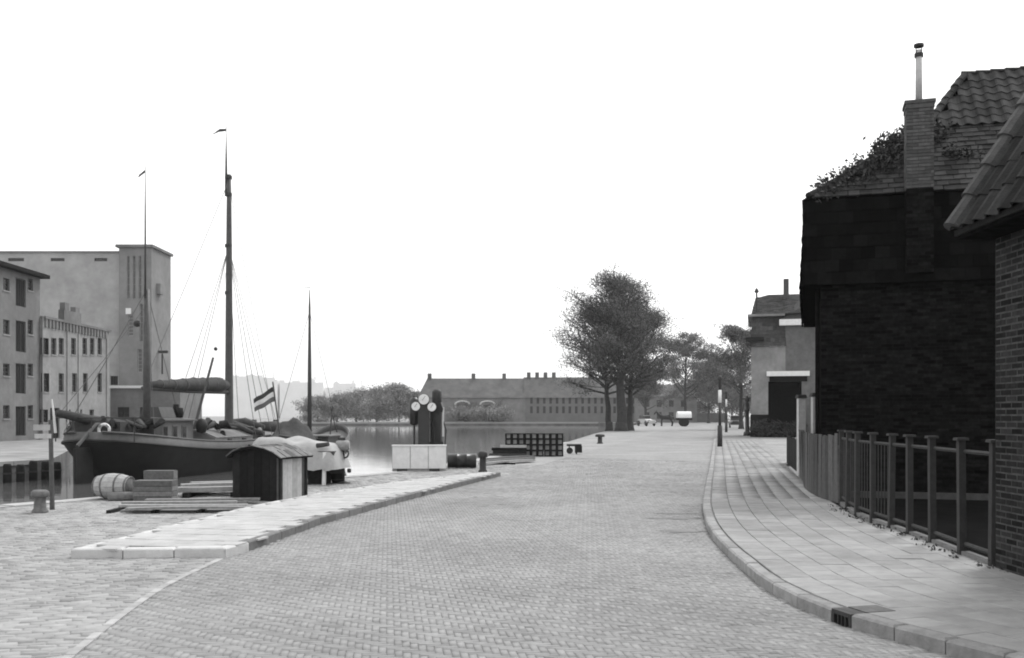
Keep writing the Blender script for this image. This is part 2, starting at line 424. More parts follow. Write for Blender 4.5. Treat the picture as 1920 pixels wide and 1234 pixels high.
def kerb_run(curve, s0, s1, parent, m, inside=1, step=.95, width=.14, h=.122):
    k = MB(); 
    me = chblock(width, step - .012, h + .1, .018).mesh('kerb_stone', m)
    n = int((s1 - s0) / step)
    if s0 == 0: s0 = s1 - n * step
    for i in range(n):
        s = s0 + (i + .5) * step; p = curve.off(s, inside * width / 2); t = curve.tan(s)
        o = link('kerb_stone', me, parent); o.location = (p[0], p[1], -.1 + random.uniform(-.004, .004))
        o.rotation_euler = (0, 0, math.atan2(t[1], t[0]) - math.pi / 2)
# the gully sits in the kerb about 8 m away
s_g = None
ss = np.linspace(0, 12, 1200); dd = [abs(KERB.at(s)[1] - 7.95) for s in ss]; s_g = ss[int(np.argmin(dd))]
kerb_run(KERB, 0, s_g - .135, pav, m_kerb, step=.47)
kerb_run(KERB, s_g + .135, s_g + .135 + 62, pav, m_kerb, step=.62)
gp = KERB.at(s_g); gt = KERB.tan(s_g)
gul = thing('street_gully', 'dark iron street gully with flat lid set into the pavement kerb', 'gully', (gp[0], gp[1], 0), math.atan2(gt[1], gt[0]) - math.pi / 2)
g1 = MB(); g1.bx(-.004, .05, -.13, -.10, -.05, .118); g1.bx(-.004, .05, .10, .13, -.05, .118); g1.bx(-.004, .05, -.099, .099, .085, .118); g1.bx(.05, .14, -.13, .13, -.05, .119)
g1.build('inlet_box', m_iron, gul)
g2 = MB(); g2.bx(.142, .40, -.125, .125, .10, .127); g2.build('lid', mat('worn_iron', .10, .6, .4, 14, .3), gul)
g3 = MB()
for k in range(3): g3.bx(-.002, .02, -.05 + k * .05 - .006, -.05 + k * .05 + .006, .0, .084)
g3.build('grating_bar', m_iron, gul)
# brick/soil strip between pavement and fence
bs = MB()
# ---- island
ic = Curve(ISL + [ISL[0]])
isl = struct(sheet('traffic_island', ISL, .10, mat('island_bed', .43, .9, .2, 3, .2)))
ti = chblock(TS - .008, TS - .008, .025, .004).mesh('paving_tile', m_itile)
ia = math.atan2(27.6 - 12.3, -.32 + 3.2) - math.pi / 2
shr = [(-4.9, 11.76), (-3.40, 11.86), (-3.30, 12.35), (-3.00, 15.3), (-2.16, 19.62), (-.45, 27.3), (-.72, 27.5), (-2.58, 23.66), (-3.93, 19.48), (-4.38, 17.28), (-4.95, 12.1)]
for i in range(-22, 22):
    for j in range(-4, 60):
        x = -3.4 + (i + .5 * (j % 2)) * TS * math.cos(ia) - (j + .5) * TS * math.sin(ia); y = 12 + i * TS * math.sin(ia) + (j + .5) * TS * math.cos(ia)
        if inpoly(np.array([x]), np.array([y]), shr)[0]:
            o = link('paving_tile', ti, isl); o.location = (x, y, .101 + random.gauss(0, .0015)); o.rotation_euler = (random.gauss(0, .003), random.gauss(0, .003), ia)
def kerb_poly(pts, parent, m, width=.15, h=.125, step=.6):
    for a, b in zip(pts[:-1], pts[1:]):
        a = np.array(a); b = np.array(b); L = np.linalg.norm(b - a); n = max(1, round(L / step)); t = (b - a) / L; st = L / n
        me = chblock(width, st - .012, h + .1, .016).mesh('kerb_stone', m); nl = np.array([-t[1], t[0]])
        for i in range(n):
            p = a + t * (i + .5) * st + nl * (width / 2 - .01)
            o = link('kerb_stone', me, parent); o.location = (p[0], p[1], -.1 + random.uniform(-.004, .004)); o.rotation_euler = (0, 0, math.atan2(t[1], t[0]) - math.pi / 2)
kerb_poly(ISL[0:3], isl, m_kerb_white)
kerb_poly(ISL[2:6], isl, m_kerb_dark, width=.11)
kerb_poly(ISL[5:] + [ISL[0]], isl, m_kerb_white, width=.10, h=.118)

# ---- yard behind the fence
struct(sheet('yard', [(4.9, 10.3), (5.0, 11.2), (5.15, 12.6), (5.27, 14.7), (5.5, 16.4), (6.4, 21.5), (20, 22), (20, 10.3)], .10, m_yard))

# ================================================================== RIGHT-HAND HOUSES
def brick_wall(parent, x0, x1, z0, z1, bw_, bh_, joint, m_ind, m_stuff, mort, ind=None, y=0.0, proud=.010):
    """local wall facing -y: bricks in running bond, those where ind(x) holds are single objects, the rest joined"""
    mm = MB(); mm.bx(x0, x1, y, y + .22, z0, z1); w_ = mm.build('wall', mort, parent)
    me_cache = {}
    V = []; Q = []
    c = .004; cnt = 0; row = 0; z = z0 + joint
    q5 = [(4, 5, 6, 7), (1, 0, 4, 5)[::1], (2, 1, 5, 6), (3, 2, 6, 7), (0, 3, 7, 4)]
    while z + bh_ < z1:
        x = x0 - (bw_ + joint) * (.5 if row % 2 else 0)
        while x < x1:
            a, b = max(x, x0), min(x + bw_, x1)
            if b - a > .04:
                dy = random.uniform(-.003, .003)
                vs = [(-(b - a) / 2, 0, 0), ((b - a) / 2, 0, 0), ((b - a) / 2, 0, bh_), (-(b - a) / 2, 0, bh_),
                      (-(b - a) / 2 + c, -proud, c), ((b - a) / 2 - c, -proud, c), ((b - a) / 2 - c, -proud, bh_ - c), (-(b - a) / 2 + c, -proud, bh_ - c)]
                if ind is not None and ind((a + b) / 2):
                    key = round(b - a, 3)
                    if key not in me_cache: me_cache[key] = MB().add(vs, q5).mesh('brick', m_ind)
                    o = link('brick', me_cache[key], w_); o.location = ((a + b) / 2, y + .002 + dy, z); cnt += 1
                else:
                    o0 = len(V); V += [((a + b) / 2 + p[0], y + .002 + dy + p[1], z + p[2]) for p in vs]; Q += [tuple(i + o0 for i in f) for f in q5]
            x += bw_ + joint
        z += bh_ + joint; row += 1
    if V:
        o = MB(); o.v = V; o.f = Q; stuff(o.build('bricks', m_stuff, w_))
    return w_

def pantile_mesh(name, m, wd=.25, ln=.36, amp=.028, seg=7, th=.016):
    """S-shaped roof tile: x across, y up the slope, z off the roof"""
    mb = MB(); vs = []
    for yy, dz in ((0, .02), (ln, 0)):
        for lay in (0, -th):
            for i in range(seg + 1):
                t = i / seg; vs.append((t * (wd + .02) - (wd + .02) / 2, yy, amp * math.sin(2 * math.pi * t + .5) + lay + dz))
    n = seg + 1; fs = []
    for i in range(seg):
        fs.append((i, i + 1, 2 * n + i + 1, 2 * n + i)); fs.append((n + i, n + i + 1, i + 1, i))
    fs.append((n, 0, 2 * n, 3 * n)); fs.append((seg, n + seg, 3 * n + seg, 2 * n + seg))
    mb.add(vs, fs); return mb.mesh(name, m, False)
def flat_tile_mesh(name, m, wd=.2, ln=.24, th=.02):
    mb = MB(); x = wd / 2 - .004; mb.add([(-x, 0, 0), (x, 0, 0), (x, 0, th), (-x, 0, th), (-x, ln, -th * .3), (x, ln, -th * .3), (x, ln, .003), (-x, ln, .003)],
        [(3, 2, 6, 7), (0, 1, 2, 3), (1, 5, 6, 2), (0, 3, 7, 4)]); return mb.mesh(name, m)
def frame_matrix(o, u, s):
    u = Vector(u).normalized(); s = Vector(s).normalized(); n = u.cross(s); M = Matrix((u, s, n)).transposed().to_4x4(); M.translation = Vector(o); return M
def lay_tiles(parent, me, name, O, u, s, poly, du, ds, jig=.004, half=True, joined=None):
    """tiles on a sloped plane; poly in (u,s) metres"""
    O = Vector(O); u = Vector(u).normalized(); s = Vector(s).normalized(); n = u.cross(s).normalized()
    us = [p[0] for p in poly]; ss_ = [p[1] for p in poly]
    out = []
    for j in range(int((max(ss_) - min(ss_)) / ds) + 1):
        for i in range(int((max(us) - min(us)) / du) + 2):
            a = min(us) + (i + (.5 if (half and j % 2) else 0)) * du; b = min(ss_) + j * ds
            if inpoly(np.array([a]), np.array([b + ds * .45]), poly)[0]: out.append((a, b))
    made = []
    if joined:
        V = []; Fc = []
        base = [v.co.copy() for v in me.vertices]; pf = [tuple(p.vertices) for p in me.polygons]
        for a, b in out:
            M = frame_matrix(O + u * a + s * b + n * (.012 + random.gauss(0, jig)), u, s); o0 = len(V)
            V += [tuple(M @ c) for c in base]; Fc += [tuple(i + o0 for i in f) for f in pf]
        mb = MB(); mb.v = V; mb.f = Fc; return stuff(mb.build(name, joined, parent))
    for a, b in out:
        o = link(name, me, parent)
        M = frame_matrix(O + u * (a + random.gauss(0, jig)) + s * (b + random.gauss(0, jig)) + n * (.012 + random.gauss(0, jig * .5)), u + n * random.gauss(0, .012), s)
        o.matrix_local = M; made.append(o)
    return made

# ---- near house: brick street wall, steep pantile roof (only its far end is in view)
nh = thing('brick_house', 'near brick house with pale mortar joints and steep pantile roof overhanging the pavement', 'house', (4.87, 10.2, 0), R(-90))
# local x runs towards the camera, the street wall faces world -x
brick_wall(nh, 0, 7.2, .0, 3.5, .205, .050, .0135, m_brick, m_brick2, m_mortar, lambda x: x < 1.02, proud=.005)
eb = MB(); eb.bx(-.01, .0, .0, 3.0, 0, 3.4); eb.bx(.0, 7.2, .23, .26, 0, 3.4); eb.bx(7.2, 7.21, 0, 3, 0, 3.4); eb.build('end_wall', m_brick2, nh)
gb = MB(); gb.add([(-.005, .05, 3.38), (-.005, 3.0, 3.38), (-.005, 1.5, 5.9), (-.215, .05, 3.38), (-.215, 3.0, 3.38), (-.215, 1.5, 5.9)], [(0, 1, 2), (5, 4, 3), (0, 2, 5, 3), (1, 4, 5, 2)])
sl = Vector((0, .515, .857))           # up the slope
E0 = Vector((-.02, -.39, 3.53))
rf = MB(); T0 = E0 + sl * 3.4
rf.add([E0, E0 + Vector((7.3, 0, 0)), T0 + Vector((7.3, 0, 0)), T0], [(0, 1, 2, 3)])
for p in list(rf.v): pass
rf.add([E0 + Vector((0, .05, -.03)), E0 + Vector((7.3, .05, -.03)), T0 + Vector((7.3, .06, -.03)), T0 + Vector((0, .06, -.03))], [(3, 2, 1, 0)])
rf.add([T0, T0 + Vector((7.3, 0, 0)), Vector((7.28, 4.0, 3.5)), Vector((-.02, 4.0, 3.5))], [(0, 1, 2, 3)])
nroof = rf.build('roof', m_tartile, nh)
lay_tiles(nroof, pantile_mesh('pantile', m_pantile, .25, .40), 'pantile', E0 + Vector((0, 0, .02)), (1, 0, 0), sl, [(.12, -.05), (3.2, -.05), (3.2, 3.4), (.12, 3.4)], .25, .33, half=False)
# fascia, gutter board and verge tiles
fb = MB(); fb.bx(-.02, 7.3, -.37, .0, 3.43, 3.46); fb.build('soffit', m_tar, nh)
vt = MB(); prof = [(-.11, 0), (-.10, .05), (-.05, .09), (.0, .10), (.05, .09), (.10, .05), (.11, 0)]
vs = []; 
for yy, k in ((0, 1.08), (.40, .95)):
    vs += [(p[0] * k, yy, p[1] * k + (.02 if yy == 0 else 0)) for p in prof]
n7 = len(prof); vt.add(vs, [(i, i + 1, n7 + i + 1, n7 + i) for i in range(n7 - 1)] + [tuple(range(n7 - 1, -1, -1)), (0, n7, 2 * n7 - 1, n7 - 1)])
vme = vt.mesh('verge_tile', m_ridge)
for k in range(10):
    o = link('verge_tile', vme, nroof); o.matrix_local = frame_matrix(E0 + Vector((.02, 0, .02)) + sl * (k * .35 - .03), (1, 0, 0), sl)
gu = MB(); gu.bx(-.03, 7.3, -.405, -.375, 3.46, 3.52); gu.build('eaves_board', m_wooddark, nh)

# ---- tarred house with hipped roof in two pitches, chimney and ivy
th = thing('tarred_house', 'black tarred house with hipped tile roof, ivy and a tall brick chimney', 'house', (5.95, 19.5, 0), math.atan2(-.28, .96))
brick_wall(th, 0, 9.0, 0, 4.3, .205, .052, .012, m_tar, m_tar, m_tarmortar)
sw = MB(); sw.bx(.0, .22, .23, 9.3, 0, 4.3); sw.build('side_wall', m_tarmortar, th)
pl = MB(); pl.bx(-.05, 9.0, -.09, -.015, 0, .22); pl.build('plinth', mat('pale_plinth', .07, .9, .3, 8, .3), th)
# skirt: steep tarred tile band above the wall
k0, k1 = 4.15, 5.82
sk = MB(); sk.add([(-.36, -.16, k0), (9.2, -.16, k0), (9.2, .0, k1), (-.28, .0, k1), (-.36, 9.4, k0), (-.28, 9.4, k1), (9.2, 9.4, k0), (9.2, 9.4, k1)],
    [(0, 1, 2, 3), (4, 0, 3, 5), (0, 4, 6, 1), (1, 6, 7, 2)])
skirt = sk.build('roof_skirt', m_tartile, th)
sks = Vector((0, .16, k1 - k0))
lay_tiles(skirt, flat_tile_mesh('tile', m_tartile, .26, .27, .03), 'tiles', (-.34, -.17, k0), (1, 0, 0), sks, [(.14, 0), (9.2, 0), (9.2, 1.66), (.14, 1.66)], .26, .235, joined=m_tartile)
lay_tiles(skirt, flat_tile_mesh('tile', m_tartile, .26, .27, .03), 'tiles', (-.37, 9.3, k0), (0, -1, 0), (.08, 0, k1 - k0), [(.14, 0), (9.2, 0), (9.2, 1.66), (.14, 1.66)], .26, .235, joined=m_tartile)
# lower pitch
h1 = 7.5; u1, w1 = 2.07, 1.85
lo = MB()
lo.add([(-.34, -.06, k1), (9.2, -.06, k1), (9.2, w1, h1), (u1, w1, h1), (-.34, 9.4, k1), (u1, 7.5, h1)], [(0, 1, 2, 3), (4, 0, 3, 5)])
lo.quad((-.34, -.06, k1 - .012), (-.34, 9.4, k1 - .012), (9.2, 9.4, k1 - .012), (9.2, -.06, k1 - .012)); lo.quad((9.2, 9.4, k1), (-.34, 9.4, k1), (u1, 7.5, h1), (9.2, 7.5, h1))
lroof = lo.build('lower_roof', m_tartile, th)
s_lo = Vector((0, w1 + .06, h1 - k1)); Ls = s_lo.length
lay_tiles(lroof, flat_tile_mesh('tile', m_flattile, .21, .24, .022), 'tile', (-.34, -.07, k1 + .01), (1, 0, 0), s_lo, [(.1, 0), (5.6, 0), (5.6, Ls), (2.52, Ls)], .21, .185)
s_ll = Vector((u1 + .34, 0, h1 - k1)); Lm = s_ll.length
lay_tiles(lroof, flat_tile_mesh('tile', m_flattile, .21, .24, .022), 'tiles', (-.34, 9.3, k1 + .01), (0, -1, 0), s_ll, [(0, 0), (9.2, 0), (7.4, Lm), (1.8, Lm)], .21, .185, joined=mat('flat_tiles', .033, .8, .35, 7, .3, 'island', .35))
# upper pitch
h2 = 9.05; u2, w2 = 3.05, 3.45
up = MB(); up.add([(u1 + .02, w1 - .05, h1 - .02), (9.2, w1 - .05, h1 - .02), (9.2, w2, h2), (u2, w2, h2), (u1 + .02, 7.5, h1 - .02), (u2, 5.9, h2), (9.2, 7.5, h1), (9.2, 5.9, h2)],
    [(0, 1, 2, 3), (4, 0, 3, 5), (6, 4, 5, 7), (3, 2, 7, 5)])
uroof = up.build('upper_roof', m_tartile, th)
s_up = Vector((0, w2 - w1 + .05, h2 - h1)); Lu = s_up.length
lay_tiles(uroof, pantile_mesh('pantile', m_pantile, .25, .38, .024), 'pantile', (u1 - .05, w1 - .08, h1), (1, 0, 0), s_up, [(.16, 0), (5.0, 0), (5.0, Lu), (1.12, Lu)], .25, .31, half=False)
rme = MB(); rme.add(vs, [(i, i + 1, n7 + i + 1, n7 + i) for i in range(n7 - 1)] + [tuple(range(n7 - 1, -1, -1)), (0, n7, 2 * n7 - 1, n7 - 1)]); rme = rme.mesh('hip_tile', m_pantile)
def cap_line(a, b, parent, me=rme, name='hip_tile', step=.29, sc=.8):
    a = Vector(a); b = Vector(b); d = (b - a).normalized(); side = d.cross(Vector((0, 0, 1))).normalized()
    for k in range(int((b - a).length / step)):
        o = link(name, me, parent); o.matrix_local = frame_matrix(a + d * k * step + Vector((0, 0, .02 + random.gauss(0, .006))), side, d) @ Matrix.Scale(sc, 4)
cap_line((-.22, .02, k1 + .02), (u1, w1, h1), lroof); cap_line((u1, w1 - .05, h1), (u2, w2, h2), uroof); cap_line((u2 - .1, w2 + .02, h2 - .04), (9, w2 + .02, h2 - .04), uroof, name='ridge_tile')
# chimney, near-black brick below the break of the roof, lighter brick above
cx, cy = 1.74, -.12
def brick_shaft(x0, x1, y0, y1, z0, z1, m, name):
    core = MB(); core.bx(x0 + .008, x1 - .008, y0 + .008, y1 - .008, z0, z1)
    c = core.build(name, m_mortar if m is m_chim else m_tarmortar, th)
    b = MB(); z = z0; r = 0
    while z + .05 < z1:
        for (ax, lo_, hi_, fx) in (('x', x0, x1, y0), ('x', x0, x1, y1), ('y', y0, y1, x0), ('y', y0, y1, x1)):
            t = lo_ - (.1 if r % 2 else 0)
            while t < hi_:
                a, e = max(t, lo_), min(t + .2, hi_)
                if e - a > .03:
                    if ax == 'x': b.bx(a, e, fx - .004, fx + .012, z, z + .052) if fx == y0 else b.bx(a, e, fx - .012, fx + .004, z, z + .052)
                    else: b.bx(fx - .004, fx + .012, a, e, z, z + .052) if fx == x0 else b.bx(fx - .012, fx + .004, a, e, z, z + .052)
                t += .212
        z += .064; r += 1
    stuff(b.build('bricks', m, c)); return c
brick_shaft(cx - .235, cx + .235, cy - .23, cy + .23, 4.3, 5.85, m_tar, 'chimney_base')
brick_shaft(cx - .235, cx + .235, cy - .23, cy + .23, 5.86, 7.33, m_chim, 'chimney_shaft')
cc = MB(); cc.box((cx, cy, 7.375), (.50, .49, .09)); cc.box((cx, cy, 7.45), (.54, .53, .06)); cc.build('chimney_cap', m_chim, th)
fp = MB(); fp.lathe([(.062, 0), (.058, 1.0)], 14, (cx, cy, 7.47)); fl = fp.build('flue_pipe', m_zinc, th, True)
cw = MB(); cw.lathe([(.08, 0), (.08, .07)], 12, (cx, cy, 8.34)); cw.lathe([(.09, 0), (.09, .05)], 12, (cx, cy, 8.53)); 
for k in range(4): cw.box((cx + .07 * math.cos(k * 1.57 + .7), cy + .07 * math.sin(k * 1.57 + .7)  , 8.47), (.015, .015, .13))
cw.build('flue_cowl', m_postgrey, fl)
# ivy on the hip
def leaf_cloud(centres, n_each, spread, size, m, name, parent=None, flat=.6):
    C = np.repeat(np.array(centres, float), n_each, axis=0); n = len(C)
    C = C + rng.normal(0, 1, (n, 3)) * np.array([spread, spread, spread * flat])
    a = rng.normal(0, 1, (n, 3)); a /= np.linalg.norm(a, axis=1)[:, None]
    b = np.cross(a, rng.normal(0, 1, (n, 3))); b /= np.linalg.norm(b, axis=1)[:, None]
    sz = size * rng.uniform(.6, 1.3, n)[:, None]
    V = np.stack([C - a * sz, C - b * sz * .55, C + a * sz, C + b * sz * .55], axis=1).reshape(-1, 3)
    Q = np.arange(n * 4).reshape(-1, 4)
    return link(name, np_mesh(name, V, Q, m), parent)
iv = []
for k in range(170):
    t = random.betavariate(1.7, 1.3); wob = random.gauss(0, .12)
    x = -.34 + t * (u1 + .2); y = -.06 + t * w1; z = k1 + t * (h1 - k1)
    side = random.uniform(0, .75) * (1 - abs(t - .6)); iv.append((x + side * 1.1, y - side * .5 + .1, z - side * .55 + .07 + abs(wob) * .5))
for k in range(5): iv.append((1.2 + random.gauss(0, .05), 1.2, 6.95 + k * .07))
for k in range(10): iv.append((2.5 + random.gauss(0, .25), .9, 6.68 + random.gauss(0, .06)))
ivo = leaf_cloud(iv, 40, .10, .045, m_ivy, 'ivy', th, .8); ivo['kind'] = 'stuff'
dp = MB(); dp.tube([(-.07, .30, 4.2), (-.07, .30, .1)], .04, 8); dp.build('downpipe', m_tarmortar, th)

# ---- fence along the pavement in front of the yard
FP = [(4.90, 10.32), (4.97, 11.2), (5.08, 12.25), (5.14, 13.1), (5.18, 13.85), (5.24, 14.72), (5.33, 15.65), (5.50, 16.6), (5.72, 17.6)]
fz = .10; FH = 1.36
fen = thing('garden_fence', 'fence of square concrete posts with flat caps before the dark yard', 'fence', (4.9, 10.32, fz))
def loc(p, z=0): return Vector((p[0] - 4.9, p[1] - 10.32, z))
pm = MB().bx(-.036, .036, -.05, .05, -.1, FH - .08).mesh('post', m_postgrey)
cm = MB(); cm.box((0, 0, .015), (.13, .16, .03), taper=.92); cm = cm.mesh('post_cap', m_postgrey)
for i, p in enumerate(FP):
    o = link('post', pm, fen); o.location = loc(p); o.rotation_euler = (random.gauss(0, .006), random.gauss(0, .008), -.12)
    c = link('post_cap', cm, o); c.location = (0, 0, FH - .08)
for a, b in zip(FP[:-1], FP[1:]):
    A_ = loc(a); B_ = loc(b); d = (B_ - A_).normalized(); A_ = A_ + d * .06; B_ = B_ - d * .06
    for zz, hh in ((FH - .20, .05), (.14, .05)):
        r = MB(); r.tube([A_ + Vector((.02, 0, zz)), B_ + Vector((.02, 0, zz))], .026, 6); r.build('rail', m_postgrey, fen)
    nb = 5 if a[1] > 13.6 else 1
    for k in range(1, nb):
        q = A_ + (B_ - A_) * k / nb
        r = MB(); r.bx(q.x + .012, q.x + .028, q.y - .006, q.y + .006, .15, FH - .18); r.build('bar', m_iron, fen)
    r = MB(); c_ = (A_ + B_) / 2; r.box((c_.x + .02, c_.y, .03), ((B_ - A_).length, .09, .07), math.atan2(d.y, d.x)); r.build('footing', m_kerb_dark, fen)
# plank fence and gate piece further on
pf = thing('plank_fence', 'weathered vertical plank fence joining the concrete posts to the tarred house', 'fence', (5.72, 17.6, fz))
pc = Curve([(5.72, 17.75), (5.80, 19.2), (6.20, 21.4), (6.78, 23.6), (7.28, 25.6)])
for k in range(int(pc.len / .155)):
    s = (k + .5) * .155; p = pc.at(s); t = pc.tan(s)
    r = MB(); hh = 1.2 + random.gauss(0, .02); r.bx(-.012, .012, -.07, .07, .02, hh); me = r.mesh('plank', m_woodgrey)
    o = link('plank', me, pf); o.location = (p[0] - 5.72, p[1] - 17.6, 0); o.rotation_euler = (0, random.gauss(0, .01), math.atan2(t[1], t[0]) - math.pi / 2)
for zz in (.3, 1.0):
    r = MB(); r.tube([(pc.at(s)[0] - 5.72 + .04, pc.at(s)[1] - 17.6, zz) for s in np.linspace(0, pc.len, 10)], .03, 5); r.build('rail', m_woodgrey, pf)
for (gx, gy, gh) in ((7.42, 26.0, 2.0), (7.18, 23.95, 2.0)):
    gpz = thing('gate_post', 'pale gate post with cap, ' + ('at the low black fence' if gy > 25 else 'hard by the tarred house corner'), 'gate post', (gx, gy, fz))
    MB().bx(-.09, .09, -.09, .09, -.02, gh).build('shaft', m_woodpale, gpz); MB().box((0, 0, gh + .05), (.25, .25, .09), taper=.8).build('cap', m_postgrey, gpz)
bf = thing('low_fence', 'low black board fence beyond the plank fence beside the pavement', 'fence', (6.9, 23.6, fz))
bc = Curve([(7.5, 26.2), (7.98, 28.5), (9.0, 33.2)])
for k in range(int(bc.len / .2)):
    s = (k + .5) * .2; p = bc.at(s); t = bc.tan(s)
    me = MB().bx(-.012, .012, -.09, .09, .02, .9 + random.gauss(0, .02)).mesh('plank', m_wooddark)
    o = link('plank', me, bf); o.location = (p[0] - 6.9, p[1] - 23.6, 0); o.rotation_euler = (0, 0, math.atan2(t[1], t[0]) - math.pi / 2)

# ================================================================== generic facade builder
def facade(parent, x0, x1, z0, z1, opens, m, name='wall', y=0.0, th_=.25):
    """front wall facing -y with real openings (x0,x1,z0,z1)"""
    xs = sorted({x0, x1, *[o[0] for o in opens], *[o[1] for o in opens]}); zs = sorted({z0, z1, *[o[2] for o in opens], *[o[3] for o in opens]})
    mb = MB()
    def hole(a, b): return any(o[0] - 1e-6 < a < o[1] + 1e-6 and o[2] - 1e-6 < b < o[3] + 1e-6 for o in opens)
    for i in range(len(xs) - 1):
        for j in range(len(zs) - 1):
            if not hole((xs[i] + xs[i + 1]) / 2, (zs[j] + zs[j + 1]) / 2):
                mb.quad((xs[i], y, zs[j]), (xs[i + 1], y, zs[j]), (xs[i + 1], y, zs[j + 1]), (xs[i], y, zs[j + 1]))
    for a, b, c, d in opens:
        if a <= x0 + 1e-6 or b >= x1 - 1e-6: continue
        mb.quad((a, y, c), (a, y + th_, c), (a, y + th_, d), (a, y, d)); mb.quad((b, y + th_, c), (b, y, c), (b, y, d), (b, y + th_, d))
        mb.quad((a, y, d), (a, y + th_, d), (b, y + th_, d), (b, y, d)); mb.quad((a, y + th_, c), (a, y, c), (b, y, c), (b, y + th_, c))
    return mb.build(name, m, parent)
def window(parent, a, b, c, d, y=.12, fm=None, name='window', bars=(1, 2), sill=True, pm=None):
    fm = fm or m_house_b; mb = MB(); t = min(.07, (b - a) * .12)
    mb.bx(a, a + t, y, y + .06, c, d); mb.bx(b - t, b, y, y + .06, c, d); mb.bx(a + t, b - t, y, y + .06, c, c + t); mb.bx(a + t, b - t, y, y + .06, d - t, d)
    for k in range(1, bars[0] + 1):
        x = a + (b - a) * k / (bars[0] + 1); mb.bx(x - t * .35, x + t * .35, y + .005, y + .05, c + t, d - t)
    for k in range(1, bars[1] + 1):
        z = c + (d - c) * k / (bars[1] + 1); mb.bx(a + t, b - t, y + .008, y + .048, z - t * .35, z + t * .35)
    wv = mb.build(name, fm, parent)
    MB().bx(a + t * .5, b - t * .5, y + .03, y + .034, c + t * .5, d - t * .5).build('pane', pm or m_glass, wv)
    if sill: MB().bx(a - .05, b + .05, -.05, .1, c - .09, c - .002).build('sill', m_house_b, wv)
    return wv
def box_walls(parent, x0, x1, depth, z1, m, name='walls', front=True):
    mb = MB(); mb.quad((x0, depth, 0), (x0, 0, 0), (x0, 0, z1), (x0, depth, z1)); mb.quad((x1, 0, 0), (x1, depth, 0), (x1, depth, z1), (x1, 0, z1))
    mb.quad((x1, depth, 0), (x0, depth, 0), (x0, depth, z1), (x1, depth, z1)); (mb.quad((x0, .4, 0), (x1, .4, 0), (x1, .4, z1), (x0, .4, z1)) if front else None)
    return mb.build(name, m, parent)

# ---- corner house at the street bend (plaster wall, gateway, tile-hung storey)
ch = thing('corner_house', 'pale plastered corner house with black gateway and white cornices at the street bend', 'house', (17.7, 75, 0), math.atan2(-.24, 1))
def cx_(px): return (px - 1409) / 25.3
def cz_(py): return 1.65 + (780 - py) / 25.3
gate_o = (cx_(1440), cx_(1500), .02, cz_(716))
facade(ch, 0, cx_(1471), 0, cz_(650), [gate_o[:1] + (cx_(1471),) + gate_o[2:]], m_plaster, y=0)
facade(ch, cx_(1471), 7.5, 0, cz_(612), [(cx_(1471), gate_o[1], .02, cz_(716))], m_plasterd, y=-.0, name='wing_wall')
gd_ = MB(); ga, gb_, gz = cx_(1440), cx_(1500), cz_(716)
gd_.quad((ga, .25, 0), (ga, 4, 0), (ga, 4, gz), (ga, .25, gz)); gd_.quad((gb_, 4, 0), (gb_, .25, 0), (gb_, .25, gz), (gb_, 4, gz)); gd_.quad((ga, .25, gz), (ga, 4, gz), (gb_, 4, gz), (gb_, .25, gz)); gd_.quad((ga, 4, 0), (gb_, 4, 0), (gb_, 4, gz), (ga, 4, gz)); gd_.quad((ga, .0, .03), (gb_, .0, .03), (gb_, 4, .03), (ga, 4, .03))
gd_.build('gateway_passage', m_tarmortar, ch)  # near-black passage walls, the shade of the depth put into their colour
gi = MB(); gi.quad((cx_(1439), .25, 0), (cx_(1439), .5, 0), (cx_(1439), .5, 5), (cx_(1439), .25, 5)); 
MB().bx(-.06, cx_(1440), -.06, -.004, 0, 1.75).build('plinth', m_wooddark, ch)
MB().bx(cx_(1437), cx_(1514), -.30, .0, cz_(706), cz_(697)).build('lintel_canopy', m_white, ch)
MB().bx(cx_(1442), cx_(1510), -.05, -.003, cz_(716), cz_(706) - .01).build('lintel_beam', m_wooddark, ch)
us = MB(); us.add([(-.1, -.1, cz_(650)), (cx_(1472), -.1, cz_(650)), (cx_(1472), .25, cz_(594)), (.1, .25, cz_(594)), (-.1, 9, cz_(650)), (.1, 9, cz_(594))], [(0, 1, 2, 3), (4, 0, 3, 5)])
tsr = us.build('tile_hung_storey', mat('tile_hung', .05, .8, .4, 5, .4, stain=.3), ch)
lay_tiles(tsr, flat_tile_mesh('tile', m_tartile, .3, .34, .03), 'tiles', (-.1, -.11, cz_(650)), (1, 0, 0), (0, .35, cz_(594) - cz_(650)), [(0, 0), (2.5, 0), (2.5, 2.2), (.15, 2.2)], .3, .3, joined=mat('corner_tiles', .05, .8, .4, 5, .3, 'island', .4))
MB().bx(-.25, cx_(1470), -.25, 9.2, cz_(594), cz_(590)).build('cornice', m_plaster, ch)
MB().bx(-.4, .9, -.32, .3, cz_(640), cz_(633)).build('hoist_beam', m_wooddark, ch)
MB().bx(cx_(1460), 7.6, -.35, .3, cz_(612), cz_(601)).build('gutter_cornice', m_white, ch)
mcr = mat('corner_roof', .04, .9, .4, 4, .4, stain=.3, spec=.1)
rr = MB(); zr_ = cz_(566) + .75; rr.add([(.0, .0, cz_(590)), (8, .0, cz_(590)), (8, 4.5, zr_ + .25), (1.3, 4.5, zr_ + .25), (.3, 4.5, zr_), (.0, 9, cz_(590)), (8, 9, cz_(590))], [(0, 1, 2, 3, 4), (5, 0, 4), (6, 5, 4, 3, 2)])
rfo = rr.build('roof', mcr, ch)
mct = mat('corner_roof_tiles', .045, .9, .4, 5, .3, 'island', .4, spec=.1)
lay_tiles(rfo, flat_tile_mesh('tile', mct, .34, .38, .05), 'tiles', (.0, -.02, cz_(590)), (1, 0, 0), (0, 4.5, zr_ + .12 - cz_(590)), [(.1, 0), (8, 0), (8, 4.7), (.5, 4.7)], .34, .33, joined=mct)
